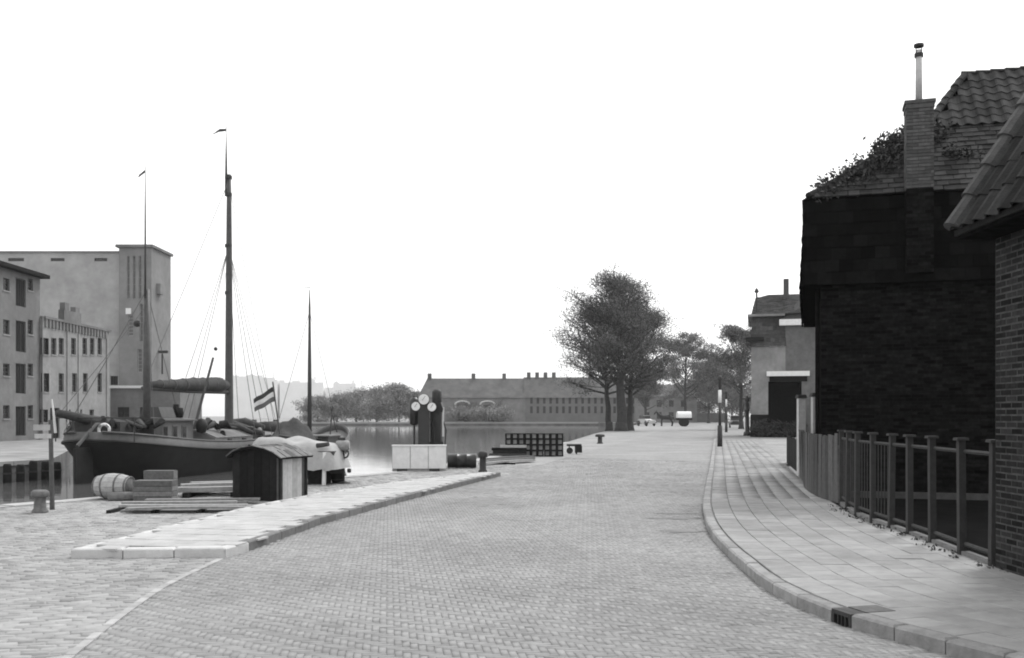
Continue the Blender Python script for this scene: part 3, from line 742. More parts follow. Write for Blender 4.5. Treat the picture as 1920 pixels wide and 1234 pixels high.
r2 = MB(); r2.add([(cx_(1462), -.2, cz_(601)), (8, -.2, cz_(601)), (8, 3.2, cz_(505)), (cx_(1505), 3.2, cz_(550))], [(0, 1, 2, 3)])
r2.quad((cx_(1462), -.2, cz_(601)), (cx_(1505), 3.2, cz_(550)), (cx_(1505), 3.3, cz_(601)), (cx_(1462), 3.3, cz_(601))); r2.build('wing_roof', mct, ch)
MB().bx(cx_(1470), cx_(1480), 3.6, 4.1, cz_(590), cz_(546) + 1.3).build('chimney', m_chim, ch)
fi = MB(); fi.lathe([(.09, -.2), (.06, 1.4), (.16, 1.43), (.16, 1.53), (.05, 1.75)], 10, (cx_(1419), .4, cz_(584))); fi.build('finial', m_iron, ch)
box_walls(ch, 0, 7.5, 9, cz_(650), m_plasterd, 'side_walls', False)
struct(sheet('forecourt', [(8.98, 33.3), (17.1, 70), (17.7, 75), (26, 74), (22, 33.3)], .09, m_quaybed))
sp = MB(); 
shrub = thing('low_shrub', 'dark low shrub at the foot of the corner house wall', 'shrub', (19.0, 73.6, .09))
lc = leaf_cloud([(random.uniform(-1.5, 2.2), random.gauss(0, .25), random.uniform(.15, 1.1)) for _ in range(90)], 50, .18, .08, m_ivy, 'foliage', shrub)
MB().tube([(0, 0, 0), (.1, 0, .5)], .03, 6).build('stem', m_bark, shrub)

# ================================================================== STREET THINGS FAR ON THE RIGHT
def banded_pole(loc_, h, label):
    t = thing('street_pole', label, 'pole', loc_, 0)
    z = [0, .28 * h, .28 * h + .01, .63 * h, .80 * h, h]
    MB().lathe([(.13, 0), (.12, .3 * h)], 12).build('base', m_iron, t, True)
    MB().lathe([(.075, .3 * h), (.07, .62 * h)], 12).build('shaft', m_pump, t, True)
    MB().lathe([(.085, .62 * h), (.08, .80 * h)], 12).build('white_band', m_white, t, True)
    MB().lathe([(.075, .80 * h), (.07, h - .25), (.11, h - .22), (.11, h - .05), (.03, h)], 12).build('top', m_iron, t, True)
banded_pole((10.38, 50.6, .11), 3.55, 'black street pole with a white band at the pavement kerb')
p2 = G(1357, 812); banded_pole((20.3, 96, .11), 3.9, 'slimmer black and white pole further along the kerb')

pu = thing('street_pump', 'dark cast iron street pump standing against the corner house', 'pump', (18.45, 79.5, .1))
MB().lathe([(.30, 0), (.28, .25), (.17, .35), (.15, 1.9), (.20, 1.95), (.20, 2.05), (.14, 2.1), (.13, 2.7), (.19, 2.75), (.16, 2.95), (.03, 3.15)], 12).build('column', m_iron, pu, True)
MB().tube([(-.1, -.1, 1.5), (-.35, -.3, 1.55), (-.40, -.34, 1.35)], .045, 7).build('spout', m_iron, pu); MB().tube([(.1, .0, 2.4), (-.3, -.15, 2.5), (-.45, -.2, 1.6)], .03, 6).build('handle', m_iron, pu)
def old_car(label, loc_, rz, body_m, top_m, grp=None):
    t = thing('motor_car', label, 'car', loc_, rz, grp)
    b = MB(); b.prism([(-1.9, .45), (1.95, .45), (1.95, .95), (.7, 1.05), (.55, 1.15), (-1.6, 1.15), (-1.9, .9)], -.58, .58, 'x' if False else 'y'); b.build('body', body_m, t)
    c = MB(); c.prism([(-1.55, 1.14), (.5, 1.14), (.25, 1.68), (-.2, 1.74), (-1.2, 1.74), (-1.5, 1.6)], -.56, .56, 'y'); c.build('cabin', top_m, t)
    for s in (-1, 1):
        g = MB(); g.bx(-1.2, -.35, s * .565 - .004, s * .565 + .004, 1.22, 1.6); g.bx(-.25, .25, s * .565 - .004, s * .565 + .004, 1.22, 1.55); g.build('side_window', m_glass, t)
        f = MB(); f.prism([(.75, .5), (1.05, .85), (1.5, .9), (1.85, .7), (2.0, .5)], s * .58, s * .82, 'y'); f.build('mudguard', m_pump, t)
        f = MB(); f.prism([(-1.95, .5), (-1.75, .85), (-1.3, .9), (-.95, .5)], s * .58, s * .82, 'y'); f.build('mudguard', m_pump, t)
        l = MB(); l.lathe([(.03, 0), (.11, .05), (.12, .14)], 10, (1.88, s * .48, .95), Matrix.Rotation(R(90), 3, 'Y')); l.build('headlight', m_zinc, t)
        for x in (-1.4, 1.35):
            wv = MB(); wv.lathe([(.2, -.08), (.34, -.08), (.36, 0), (.34, .08), (.2, .08)], 16, (x, s * .68, .36), Matrix.Rotation(R(90), 3, 'X')); wh = wv.build('wheel', m_tyre, t)
            MB().lathe([(.2, -.05), (.05, -.07), (.05, .07), (.2, .05)], 12, (x, s * .68, .36), Matrix.Rotation(R(90), 3, 'X')).build('rim', m_zinc, wh)
    MB().bx(-1.555, -1.5, -.35, .35, 1.3, 1.55).build('rear_window', m_glass, t)
    MB().bx(.35, .42, -.48, .48, 1.2, 1.55).build('windscreen', m_glass, t)
    MB().bx(2.0, 2.06, -.7, .7, .42, .5).build('bumper', m_zinc, t); MB().bx(-2.02, -1.95, -.7, .7, .42, .5).build('bumper', m_zinc, t)
    return t
old_car('pale old motor car with dark top parked near the tall trees', (21.6, 163, .01), R(-70), mat('cream_paint', .5, .4, .1, 4), m_pump)
old_car('small dark motor car in the street beyond the banded pole', (29.5, 134, .01), R(-101), m_pump, m_pump)
# cart with pale hood and its horse
ct = thing('covered_cart', 'cart with pale rounded hood standing in the street', 'cart', (26.8, 158, .01), R(180)); ct.scale = (1.12, 1.12, 1.12)
hb = MB(); prof = [(.85 * math.cos(a), 1.35 + .75 * math.sin(a)) for a in np.linspace(0, math.pi, 12)]
vsx = []; 
hb.prism([(p[0], p[1]) for p in prof] + [(-.85, 1.2), (.85, 1.2)], -.95, .95, 'x'); hb.build('hood', m_white, ct)
MB().bx(-1.05, 1.05, -.72, .72, .85, 1.19).build('cart_body', m_wooddark, ct)
for s in (-1, 1):
    wv = MB(); wv.lathe([(.50, -.04), (.58, -.04), (.58, .04), (.50, .04)], 20, (.0, s * .85, .58), Matrix.Rotation(R(90), 3, 'X')); wh = wv.build('wheel', m_wooddark, ct)
    sp = MB()
    for k in range(8): sp.box((.27 * math.cos(k * .785), s * .85, .58 + .27 * math.sin(k * .785)), (.5, .03, .03), 0, 0, -k * .785)
    sp.build('spokes', m_wooddark, wh)
    MB().tube([(.9, s * .5, .95), (2.0, s * .42, 1.0), (3.2, s * .40, 1.05)], .03, 6).build('shaft', m_wooddark, ct)
def horse():
    t = thing('horse', 'dark horse standing between the shafts of the hooded cart', 'horse', (24.0, 158, .01), R(180)); t.scale = (1.2, 1.2, 1.2)
    pts = {'rump': (-.75, 0, 1.22, .30), 'mid': (-.1, 0, 1.18, .33), 'chest': (.55, 0, 1.2, .31), 'neck1': (.85, 0, 1.48, .20), 'neck2': (1.12, 0, 1.78, .14), 'poll': (1.22, 0, 1.95, .12), 'face': (1.42, 0, 1.72, .10), 'muz': (1.55, 0, 1.52, .07),
           'tail1': (-1.02, 0, 1.2, .07), 'tail2': (-1.15, 0, .7, .06)}
    ed = [('mid', 'rump'), ('mid', 'chest'), ('chest', 'neck1'), ('neck1', 'neck2'), ('neck2', 'poll'), ('poll', 'face'), ('face', 'muz'), ('rump', 'tail1'), ('tail1', 'tail2')]
    for s, nm in ((-1, 'r'), (1, 'l')):
        dx = .08 * s
        pts[nm + 'fs'] = (.55, .15 * s, .95, .13); pts[nm + 'fk'] = (.56 + dx, .15 * s, .52, .07); pts[nm + 'ff'] = (.55 + dx, .15 * s, .12, .05); pts[nm + 'fh'] = (.60 + dx, .15 * s, .03, .07)
        pts[nm + 'hs'] = (-.62, .16 * s, .92, .17); pts[nm + 'hk'] = (-.86 + dx, .16 * s, .55, .08); pts[nm + 'hf'] = (-.80 + dx, .16 * s, .14, .05); pts[nm + 'hh'] = (-.75 + dx, .16 * s, .03, .07)
        ed += [('chest', nm + 'fs'), (nm + 'fs', nm + 'fk'), (nm + 'fk', nm + 'ff'), (nm + 'ff', nm + 'fh'), ('rump', nm + 'hs'), (nm + 'hs', nm + 'hk'), (nm + 'hk', nm + 'hf'), (nm + 'hf', nm + 'hh')]
    keys = list(pts); me = bpy.data.meshes.new('body'); me.from_pydata([pts[k][:3] for k in keys], [(keys.index(a), keys.index(b)) for a, b in ed], [])
    me.materials.append(m_horse); o = link('body', me, t)
    sk_ = o.modifiers.new('skin', 'SKIN'); o.modifiers.new('sub', 'SUBSURF').levels = 1; o.modifiers['sub'].render_levels = 1
    for k, v in zip(keys, me.skin_vertices[0].data): r = pts[k][3]; v.radius = (r, r); v.use_root = (k == 'mid')
    for s in (-1, 1): MB().box((1.2, s * .07, 2.08), (.05, .04, .14), taper=.3).build('ear', m_horse, t)
    MB().lathe([(.27, -.05), (.31, 0), (.27, .05)], 14, (.66, 0, 1.33), Matrix.Rotation(R(62), 3, 'Y')).build('collar', m_wooddark, t)
horse()

# ================================================================== TREES
def tree(name, label, base, h, rad, seed, nleaf, lsize, trunk_r, lm=m_leaf, group=None, lean=(0, 0), fork=.27, depth=3, cat='tree', limbs=22, lspread=.055, airy=.9):
    rnd = random.Random(seed); t = thing(name, label, cat, base, 0, group)
    wood = MB(); tips = []
    def grow(p, d, L, r, lev, maxlev):
        n_ = 3; pts = [p]; dd_ = d.copy()
        for k in range(n_):
            dd_ = (dd_ + Vector((rnd.gauss(0, .16), rnd.gauss(0, .16), rnd.gauss(.05, .10)))).normalized(); pts.append(pts[-1] + dd_ * L / n_)
        wood.tube(pts, [r * (1 - .45 * k / n_) for k in range(n_ + 1)], 6 if lev < 2 else 3, cap=False)
        if lev >= 2: tips.extend(pts[1:])
        if lev >= maxlev: return
        for k in range(4 if lev < 2 else 3):
            q = pts[rnd.choice((1, 2, 2, 3, 3))]; a = rnd.random() * 6.283
            nd = (dd_ * .8 + Vector((math.cos(a), math.sin(a), rnd.uniform(-.35, .45))) * rnd.uniform(.6, 1.1)).normalized()
            grow(q, nd, L * rnd.uniform(.5, .72), r * .5, lev + 1, maxlev)
    # trunk with a leader, and limbs leaving it at many heights
    z0 = h * fork; N = 9; path = [Vector((0, 0, 0))]
    for k in range(1, N + 1): path.append(Vector((lean[0] * h * k / N + rnd.gauss(0, .05), lean[1] * h * k / N + rnd.gauss(0, .05), h * .80 * k / N)))
    wood.tube(path, [trunk_r * (1 - .88 * k / N) for k in range(N + 1)], 9, cap=False)
    nl = limbs
    for k in range(nl):
        f = (k + rnd.random()) / nl; z = z0 + (h * .80 - z0) * f; i_ = min(N - 1, int(z / (h * .80) * N)); q = path[i_].lerp(path[i_ + 1], z / (h * .80) * N - i_)
        a = k * 2.4 + rnd.gauss(0, .4); el = rnd.uniform(.15, .7) + .7 * f
        d = Vector((math.cos(a) * math.cos(el), math.sin(a) * math.cos(el), math.sin(el)))
        R_ = rad * (math.sin(math.pi * min(1, .30 + .62 * f)) ** .8) * rnd.uniform(.75, 1.08)
        grow(q, d, R_ * .62, trunk_r * (.34 - .18 * f), 1, depth)
    wood.lathe([(trunk_r * 1.5, -.1), (trunk_r * 1.15, .35), (trunk_r, 1.0)], 9)
    wood.build('trunk', m_bark, t, True)
    T = np.array([tuple(x) for x in tips]); T = T[(T[:, 2] > z0 * .7) & (T[:, 2] < h)]
    # clumps and gaps: thinner towards the top
    q_ = np.sin(T[:, 0] * 1.9 + seed) * np.sin(T[:, 1] * 1.7 + seed * 2) + np.sin(T[:, 2] * 2.1 + T[:, 0] * .8 + seed * 3) * .8
    T = T[q_ > -.75 + airy * np.clip((T[:, 2] - z0) / (h - z0), 0, 1)]
    k = max(1, int(nleaf / len(T)))
    leaf_cloud(T, k, rad * lspread, lsize, lm, 'crown', t, .6)
    return t
tree('elm_tree', 'tall quayside elm whose crown leans out over the water', (10.75, 112, 0), 14.6, 8.0, 11, 36000, .085, .36, lean=(-.045, 0), limbs=46, fork=.27, lspread=.065, airy=.55)
tree('elm_tree', 'thickest and tallest elm standing between two others on the quay', (11.85, 110, 0), 18.6, 7.4, 23, 38000, .085, .60, lean=(-.01, 0), limbs=46, fork=.25, lspread=.065, airy=.75)
tree('elm_tree', 'slimmer quayside elm on the road side of the thick elm', (13.2, 113.5, 0), 14.8, 7.4, 35, 32000, .085, .40, lean=(.02, 0), limbs=42, fork=.25, lspread=.065, airy=.55)
tree('street_tree', 'young street tree beyond the hooded cart', (32.5, 190, 0), 17.0, 9.0, 41, 24000, .14, .35, m_leaf2)
tree('street_tree', 'small crowned street tree beside the far houses behind the elms', (28.2, 214, 0), 13.5, 8.5, 43, 18000, .14, .35, m_leaf2, fork=.2)
tree('street_tree', 'street tree showing above the pavement beside the corner house', (27.6, 122, 0), 13.0, 6.4, 47, 26000, .10, .28)
tree('street_tree', 'dense tree closing the far end of the street', (52, 246, 0), 15.5, 11, 53, 22000, .16, .4, m_leaf2, fork=.2)
tree('street_tree', 'tall slim tree at the street end behind the banded poles', (45, 232, 0), 14.5, 9.5, 59, 20000, .16, .35, m_leaf2, fork=.2)

for i, (x, y) in enumerate(((41, 272), (50, 276), (59, 272), (67, 266))):
    tree('hedge_tree', ['bushy tree of the dense screen behind the low dark wall', 'second bushy tree of the screen behind the low dark wall', 'broad bushy tree where the screen passes the banded poles', 'last bushy tree of the screen, next to the corner house'][i], (x, y, 0), 9 + i % 2, 8.0, 130 + i, 9000, .22, .25, m_leaf2, 'trees screening the street end', fork=.0, depth=3, limbs=34, lspread=.12)

# ================================================================== HAZY FAR BANK
def far_house(name, label, x0, x1, y, depth, zw, zr, m=m_farwall, rm=m_farroof, wins=(), chims=(), hip=(1.2, 1.2), group=None):
    t = thing(name, label, 'building', (x0, y, 0), 0, group); W = x1 - x0
    ops = [(a - x0, b - x0, c, d) for a, b, c, d in wins]
    facade(t, 0, W, 0, zw, ops, m)
    for o in ops: window(t, *o, fm=m_win, sill=False)
    box_walls(t, 0, W, depth, zw, m, 'rear_walls')
    r = MB(); e = .4
    r.add([(-e, -e, zw), (W + e, -e, zw), (W - hip[1], depth / 2, zr), (hip[0], depth / 2, zr), (-e, depth + e, zw), (W + e, depth + e, zw)], [(0, 1, 2, 3), (5, 4, 3, 2), (4, 0, 3), (1, 5, 2)])
    ro = r.build('roof', rm, t)
    for c in chims: MB().bx(c - x0 - .5, c - x0 + .5, depth / 2 - .5, depth / 2 + .5, zr - 1.2, zr + 1.3).build('chimney', m_farroof, ro)
    return t
def fx(px, Y): return (px - 960) * Y / F
def fzp(py, Y): return CAMH + (HORIZON - py) * Y / F
Y = 264
far_house('long_warehouse', 'long low tiled warehouse across the water with arched pale gateways', fx(786, Y), fx(985, Y), Y, 12, fzp(746, Y), fzp(708, Y),
    wins=[(fx(p, Y), fx(p + 18, Y), .3, 4.6) for p in (858, 905)], chims=[fx(p, Y) for p in (802, 886, 945)], hip=(1.6, -.4))
wr = bpy.data.objects['long_warehouse']
for p in (858, 905):
    t = MB(); cxp = fx(p + 9, Y) - fx(786, Y)
    t.tube([(cxp + 1.9 * math.cos(a), -.08, 4.6 + .9 * math.sin(a)) for a in np.linspace(0, math.pi, 9)], .22, 6); t.build('arch', m_pale, wr)
tw = [(fx(p, Y), fx(p + 5, Y), fzp(a, Y), fzp(b, Y)) for p in range(994, 1228, 12) for a, b in ((775, 762), (757, 745))]
far_house('terraced_house_row', 'tall terraced block across the water with rows of narrow windows', fx(985, Y) + .01, fx(1240, Y), Y, 11, fzp(746, Y), fzp(706, Y), wins=tw, chims=[fx(p, Y) for p in (992, 1008, 1024, 1040, 1110)], hip=(-.4, 1.2), m=mat('far_wall_dark', .14, .9, .2, .5))
Y = 250
far_house('street_house', 'grey house behind the trees at the far side of the street', 31.5, 46, 252, 9, 6.5, 9.5, wins=[(33 + k * 3, 34.2 + k * 3, a, a + 1.7) for k in range(4) for a in (.9, 3.9)], chims=[36])
wl = thing('garden_wall', 'low dark wall closing the far end of the street', 'wall', (48.5, 262, 0)); MB().bx(-3, 7, 0, .4, 0, 2.3).build('wall', m_farroof, wl); MB().bx(-3.1, 7.1, -.06, .46, 2.3, 2.42).build('coping', m_farwall, wl)
m_bank_hazed = mat('bank_leaf_hazed', .24, .8, .3, .3, 0, 'island', .25)  # paler than the nearer leaves, distance haze put into the colour
bank_l = ['pale bushy tree at the open water end of the far bank', 'low wide bush on the far bank beneath the pale blocks', 'rounded bush of the far bank row', 'tallest bushy tree of the far bank row', 'broad far bank tree beside the tiled warehouse roof', 'dark bush standing against the warehouse gable wall', 'low dark bush in front of the warehouse gateways', 'second low bush spreading past the warehouse gateways']
for i, (px, wd_, tp) in enumerate(((596, 54, 752), (632, 56, 748), (668, 56, 740), (706, 60, 731), (748, 60, 727), (790, 46, 742), (872, 60, 768), (925, 60, 766))):
    Yb = 270 + 5 * (i % 3) if i < 6 else 260.5
    tree('bank_tree', bank_l[i], (fx(px, Yb), Yb, 0), fzp(tp, Yb) * 1.05, wd_ / 2 * Yb / F * (1.7 if i < 6 else 1.35), 70 + i, 14000 if i < 6 else 5000, .22, .2, m_bank_hazed, 'trees along the far bank', fork=.0, depth=3, limbs=34, lspread=.12)
m_sky_hazed = mat('skyline_wall_hazed', .8, .9, .08, .1)  # near-white walls, the fading by haze put into the colour
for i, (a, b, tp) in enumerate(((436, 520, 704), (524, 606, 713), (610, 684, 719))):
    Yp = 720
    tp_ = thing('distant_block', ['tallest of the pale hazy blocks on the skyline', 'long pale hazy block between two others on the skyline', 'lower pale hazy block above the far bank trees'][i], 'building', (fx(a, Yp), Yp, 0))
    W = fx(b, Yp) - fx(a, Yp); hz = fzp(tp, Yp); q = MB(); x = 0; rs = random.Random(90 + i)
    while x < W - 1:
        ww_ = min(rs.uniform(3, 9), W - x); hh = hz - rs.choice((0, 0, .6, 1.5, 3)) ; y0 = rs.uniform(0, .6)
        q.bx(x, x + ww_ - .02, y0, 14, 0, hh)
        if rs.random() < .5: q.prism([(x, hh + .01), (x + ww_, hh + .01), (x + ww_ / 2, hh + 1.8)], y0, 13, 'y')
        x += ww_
    q.build('walls', m_sky_hazed, tp_)
    for k in range(3): cxk = rs.uniform(2, W - 2); MB().bx(cxk, cxk + 1, 4, 5, hz - 4, hz + 2.4).build('chimney', m_sky_hazed, tp_)

# ================================================================== LEFT BANK: warehouses and silo
XA = 33.0
def ay(px): return XA * F / (960 - px)                 # depth of a picture column on the plane x = -33
wa = thing('brick_warehouse', 'brick warehouse with stacked loading doors and projecting eave on the left quay', 'warehouse', (-XA, 56, 0), R(90))
def la(px): return ay(px) - 56
def za(py, px): return CAMH + (HORIZON - py) * ay(px) / F
ops = []; kinds = []
for px, wdt in ((12, .85), (57, .75)):
    for yt, yb in ((522, 545), (600, 627), (682, 705), (760, 785)):
        c = la(px); ops.append((c - wdt / 2, c + wdt / 2, za(yb, px), za(yt, px))); kinds.append('window')
for yt, yb in ((523, 575), (602, 660), (682, 738), (762, 817)):
    c = la(39); ops.append((c - .7, c + .7, max(.05, za(yb, 39)), za(yt, 39))); kinds.append('loading_door')
for z in (10.1, 7.3, 4.3, 1.5):
    for c in (1.0, 3.5, 6.0): ops.append((c - .4, c + .4, z, z + 1.1)); kinds.append('window')
ops2 = []; 
for o, k in zip(ops, kinds):
    if not any(o is not p and o[0] < p[1] and p[0] < o[1] and o[2] < p[3] and p[2] < o[3] for p, _ in ops2): ops2.append((o, k))
LA = la(75); HA = za(512, 40)
facade(wa, 0, LA, 0, HA, [o for o, _ in ops2], m_house_a); box_walls(wa, 0, LA, 14, HA, m_house_a, 'side_walls')
for o, k in ops2:
    if k == 'window': window(wa, *o, fm=m_win)
    else:
        d = MB(); d.bx(o[0], o[1], .1, .16, o[2], o[3]); dd_ = d.build('loading_door', m_win, wa)
        for q in range(4): MB().bx(o[0] + .03 + q * (o[1] - o[0] - .06) / 4, o[0] + .01 + (q + 1) * (o[1] - o[0] - .06) / 4, .085, .099, o[2] + .04, o[3] - .04).build('board', m_wooddark, dd_)
MB().bx(-.3, LA + .35, -.55, 14, HA, HA + .25).build('eave', m_wooddark, wa)
r = MB(); r.add([(-.3, -.55, HA + .25), (LA + .35, -.55, HA + .25), (LA + .35, 7, HA + 2), (-.3, 7, HA + 2), (-.3, 14.3, HA + .25), (LA + .35, 14.3, HA + .25)], [(0, 1, 2, 3), (3, 2, 5, 4), (1, 5, 2), (4, 0, 3)]); r.build('roof', m_house_a, wa)

XB = 32.75
wb = thing('brick_mill', 'pale brick mill with corbelled parapet and raised centre beside the warehouse', 'mill', (-XB, ay(75) + .02, 0), R(90)); b0 = ay(75) + .02
def lb(px): return XB * F / (960 - px) - b0
def zb(py, px): return CAMH + (HORIZON - py) * (XB / (960 - px))
opb = []
for p in (86, 101, 115, 138, 159, 173, 187): opb.append((lb(p) - .42, lb(p) + .42, zb(665, p), zb(634, p)))
for p in (87, 115, 140, 160, 187): opb.append((lb(p) - .42, lb(p) + .42, zb(735, p), zb(700, p)))
opb.append((lb(103) - .75, lb(103) + .75, .05, zb(765, 103)))
for p in (85, 128, 150, 172): opb.append((lb(p) - .4, lb(p) + .4, zb(792, p), zb(768, p)))
LB = lb(205); HB = zb(592, 80)
facade(wb, 0, LB, 0, HB, opb, m_house_b); box_walls(wb, 0, LB, 12, HB, m_house_b, 'side_walls')
for i, o in enumerate(opb):
    if i == 12: MB().bx(o[0], o[1], .1, .16, o[2], o[3]).build('door', m_wooddark, wb)
    else: window(wb, *o, fm=m_win)
for k in range(int(LB / .55)):
    MB().bx(k * .55 + .1, k * .55 + .38, -.12, .0, HB - .75, HB - .18).build('corbel', m_house_a, wb)
MB().bx(-.02, LB + .05, -.16, .3, HB - .18, HB).build('parapet', m_house_a, wb)
MB().bx(lb(117), lb(149), -.14, .3, HB + .01, HB + .75).build('raised_parapet', m_house_a, wb); MB().bx(lb(117) + .2, lb(117) + .9, -.1, .28, HB + .76, HB + 1.3).build('merlon', m_house_a, wb); MB().bx(lb(149) - .9, lb(149) - .2, -.1, .28, HB + .76, HB + 1.15).build('merlon', m_house_a, wb)
for p in (126, 147, 200): MB().bx(lb(p) - .12, lb(p) + .12, -.08, .0, 0, HB - .76).build('pilaster', m_house_b, wb)
r = MB(); r.quad((0, 0, HB - .3), (LB, 0, HB - .3), (LB, 12, HB - .3), (0, 12, HB - .3)); r.build('roof', m_house_a, wb)

YS = 96.0
si = thing('grain_silo', 'massive windowless grain silo with taller stair tower rising behind the mill', 'silo', (-62, YS, 0))
def sx(px, Y=YS): return fx(px, Y) + 62
sw_ = sx(223)
ops = [(sx(a), sx(b), fzp(490, YS), fzp(484, YS)) for a, b in ((15, 45), (95, 121), (177, 201))] + [(sx(207), sx(221), fzp(722, YS), fzp(705, YS))]
facade(si, 0, sw_, 0, fzp(474, YS), ops, m_silo)
for o in ops: window(si, *o, fm=m_win, sill=False, bars=(2, 0), name='louvre')
box_walls(si, 0, sw_, 14, fzp(474, YS), m_silo, 'side_walls'); MB().bx(-.1, sw_, -.12, 14, fzp(474, YS), fzp(471, YS)).build('roof_edge', m_silo2, si)
YT = 95.2; tx0, tx1 = fx(223, YT) + 62, fx(284, YT) + 62; TD = 4.6
tw_ = [(fx(a, YT) + 62, fx(b, YT) + 62, fzp(yb, YT), fzp(yt, YT)) for a, b, yt, yb in ((238, 243, 480, 560), (249, 254, 480, 560), (260, 265, 480, 560), (258, 266, 655, 698), (240, 250, 590, 630), (262, 268, 570, 640))]
facade(si, tx0, tx1, 0, fzp(464, YT), tw_, m_silo2, 'tower_wall', y=-.8)
for o in tw_:
    wv = window(si, *o, y=-.68, fm=m_silo, sill=False, bars=(0, 5), pm=mat('silo_pane', .12, .5, .2, 3))
q = MB(); zt = fzp(464, YT); q.quad((tx1, -.8, 0), (tx1, TD, 0), (tx1, TD, zt), (tx1, -.8, zt)); q.quad((tx0, TD, 0), (tx0, -.8, 0), (tx0, -.8, zt), (tx0, TD, zt)); q.quad((tx1, TD, 0), (tx0, TD, 0), (tx0, TD, zt), (tx1, TD, zt)); q.quad((tx0, -.4, 0), (tx1, -.4, 0), (tx1, -.4, zt), (tx0, -.4, zt)); q.build('tower_walls', m_silo2, si)
MB().bx(tx0 - .25, tx1 + .2, -1.05, TD + .2, zt, zt + .25).build('tower_roof', m_house_a, si)
MB().bx(tx1 + .01, tx1 + .4, .5, 1.5, fzp(548, YT), fzp(528, YT)).build('wall_box', m_silo2, si)
hb_ = MB(); hb_.bx(tx1 + .01, tx1 + .9, 1, 1.2, fzp(660, YT), fzp(655, YT)); hb_.bx(tx1 + .3, tx1 + .42, 1.04, 1.16, fzp(700, YT), fzp(661, YT)); hb_.build('hoist_bracket', m_iron, si)
MB().bx(fx(238, YT) + 62 - .1, fx(246, YT) + 62, -.86, -.803, fzp(589, YT), fzp(578, YT)).build('white_board', m_white, si)
ls = thing('quay_shed', 'low flat shed with a white roof edge between mill and silo', 'shed', (fx(207, 86), 86, 0))
W = fx(338, 86) - fx(207, 86); hs = fzp(728, 86)
ops = [(.6 + k * 1.9, 1.6 + k * 1.9, .9, 2.4) for k in range(3)]
facade(ls, 0, W, 0, hs, ops, m_house_a); box_walls(ls, 0, W, 6, hs, m_house_a, 'side_walls'); MB().bx(-.15, W + .15, -.2, 6.2, hs, hs + .22).build('roof', m_white, ls)
for o in ops: window(ls, *o, fm=m_win)

# ================================================================== BOATS
def hull_fn(L, B, zs, zm, zb_, p=3.2):
    def hb(t): return B * max(.0, 1 - abs(2 * t - 1) ** p) ** .5
    def zd(t): return zm + (zs - zm) * max(0, 1 - t / .5) ** 2 + (zb_ - zm) * max(0, (t - .5) / .5) ** 2
    return hb, zd
def boat_hull(root, L, B, zs, zm, zb_, mh, mbw, bul=.32, p=3.2, keel=-.45):
    hb, zd = hull_fn(L, B, zs, zm, zb_, p)
    # stations crowd towards the round ends
    T = [.5 - .5 * math.cos(math.pi * i / 40) for i in range(41)]
    V = [.0, .15, .35, .55, .75, .9, 1.0]
    def pt(t, v, s):
        endness = abs(2 * t - 1) ** 3
        k = 1 - endness * .42 * (1 - v) ** 1.1; wv = hb(t) * (.80 + .20 * v ** .5) * (1 - endness * .25 * (1 - v))
        y = L / 2 + (t - .5) * L * (1 - .16 * (1 - v) ** 1.2)
        return Vector((s * wv * k, y, keel + (zd(t) - bul - keel) * v))
    mb = MB(); n = len(V)
    for s in (-1, 1):
        vs = [pt(t, v, s) for t in T for v in V]; fs = []
        for i in range(40):
            for j in range(n - 1):
                f = (i * n + j, (i + 1) * n + j, (i + 1) * n + j + 1, i * n + j + 1); fs.append(f if s > 0 else f[::-1])
        mb.add(vs, fs)
    mb.build('hull', mh, root, True)
    bw_ = MB()
    for s in (-1, 1):
        vs = []; fs = []
        for t in T:
            b = pt(t, 1, s); x = abs(b.x)
            vs += [b + Vector((0, 0, .0)), Vector((s * max(0, x - .05), b.y - (t - .5) * .1, b.z + bul)), Vector((s * max(0, x - .11), b.y - (t - .5) * .2, b.z + bul)), Vector((s * max(0, x - .07), b.y - (t - .5) * .12, b.z))]
        for i in range(40):
            for j in range(3):
                f = (i * 4 + j, (i + 1) * 4 + j, (i + 1) * 4 + j + 1, i * 4 + j + 1); fs.append(f if s > 0 else f[::-1])
        bw_.add(vs, fs)
    bw_.build('bulwark', mbw, root, True)
    wl_ = MB(); wl_.tube([pt(t, 1, 1) for t in T] + [pt(t, 1, -1) for t in T[::-1]], .055, 6); wl_.build('rubbing_strake', m_hull, root, True)
    rl = MB(); rl.tube([pt(t, 1, 1) + Vector((-.07, 0, bul)) for t in T[2:-2]], .045, 6); rl.tube([pt(t, 1, -1) + Vector((.07, 0, bul)) for t in T[2:-2]], .045, 6); rl.build('rail', m_bulwark, root)
    dk = MB(); vs = []
    for t in T: b = pt(t, 1, 1); vs += [(b.x - .05, b.y, b.z + .02), (-b.x + .05, b.y, b.z + .02)]
    dk.add(vs, [(2 * i, 2 * i + 2, 2 * i + 3, 2 * i + 1)[::-1] for i in range(40)]); dk.build('deck', m_deck, root)
    return pt, zd
th7 = R(-8)
sb = thing('sailing_barge', 'large dark two-masted sailing barge with round stern moored in the harbour', 'barge', (-14.9, 35.5, WZ), th7)
L1 = 18.0; BUL = .32
pt, zd = boat_hull(sb, L1, 2.1, 1.80, 1.28, 1.95, m_hull, m_bulwark, BUL, p=6.5)
dz = lambda y: zd(y / L1) - BUL
# rudder and tiller
MB().bx(-.05, .05, -.75, .35, -.5, 1.25).build('rudder', m_hull, sb); MB().tube([(0, -.6, 1.3), (0, .6, 2.05), (0, 2.1, 2.1)], [.07, .06, .04], 6).build('tiller', m_spar, sb)
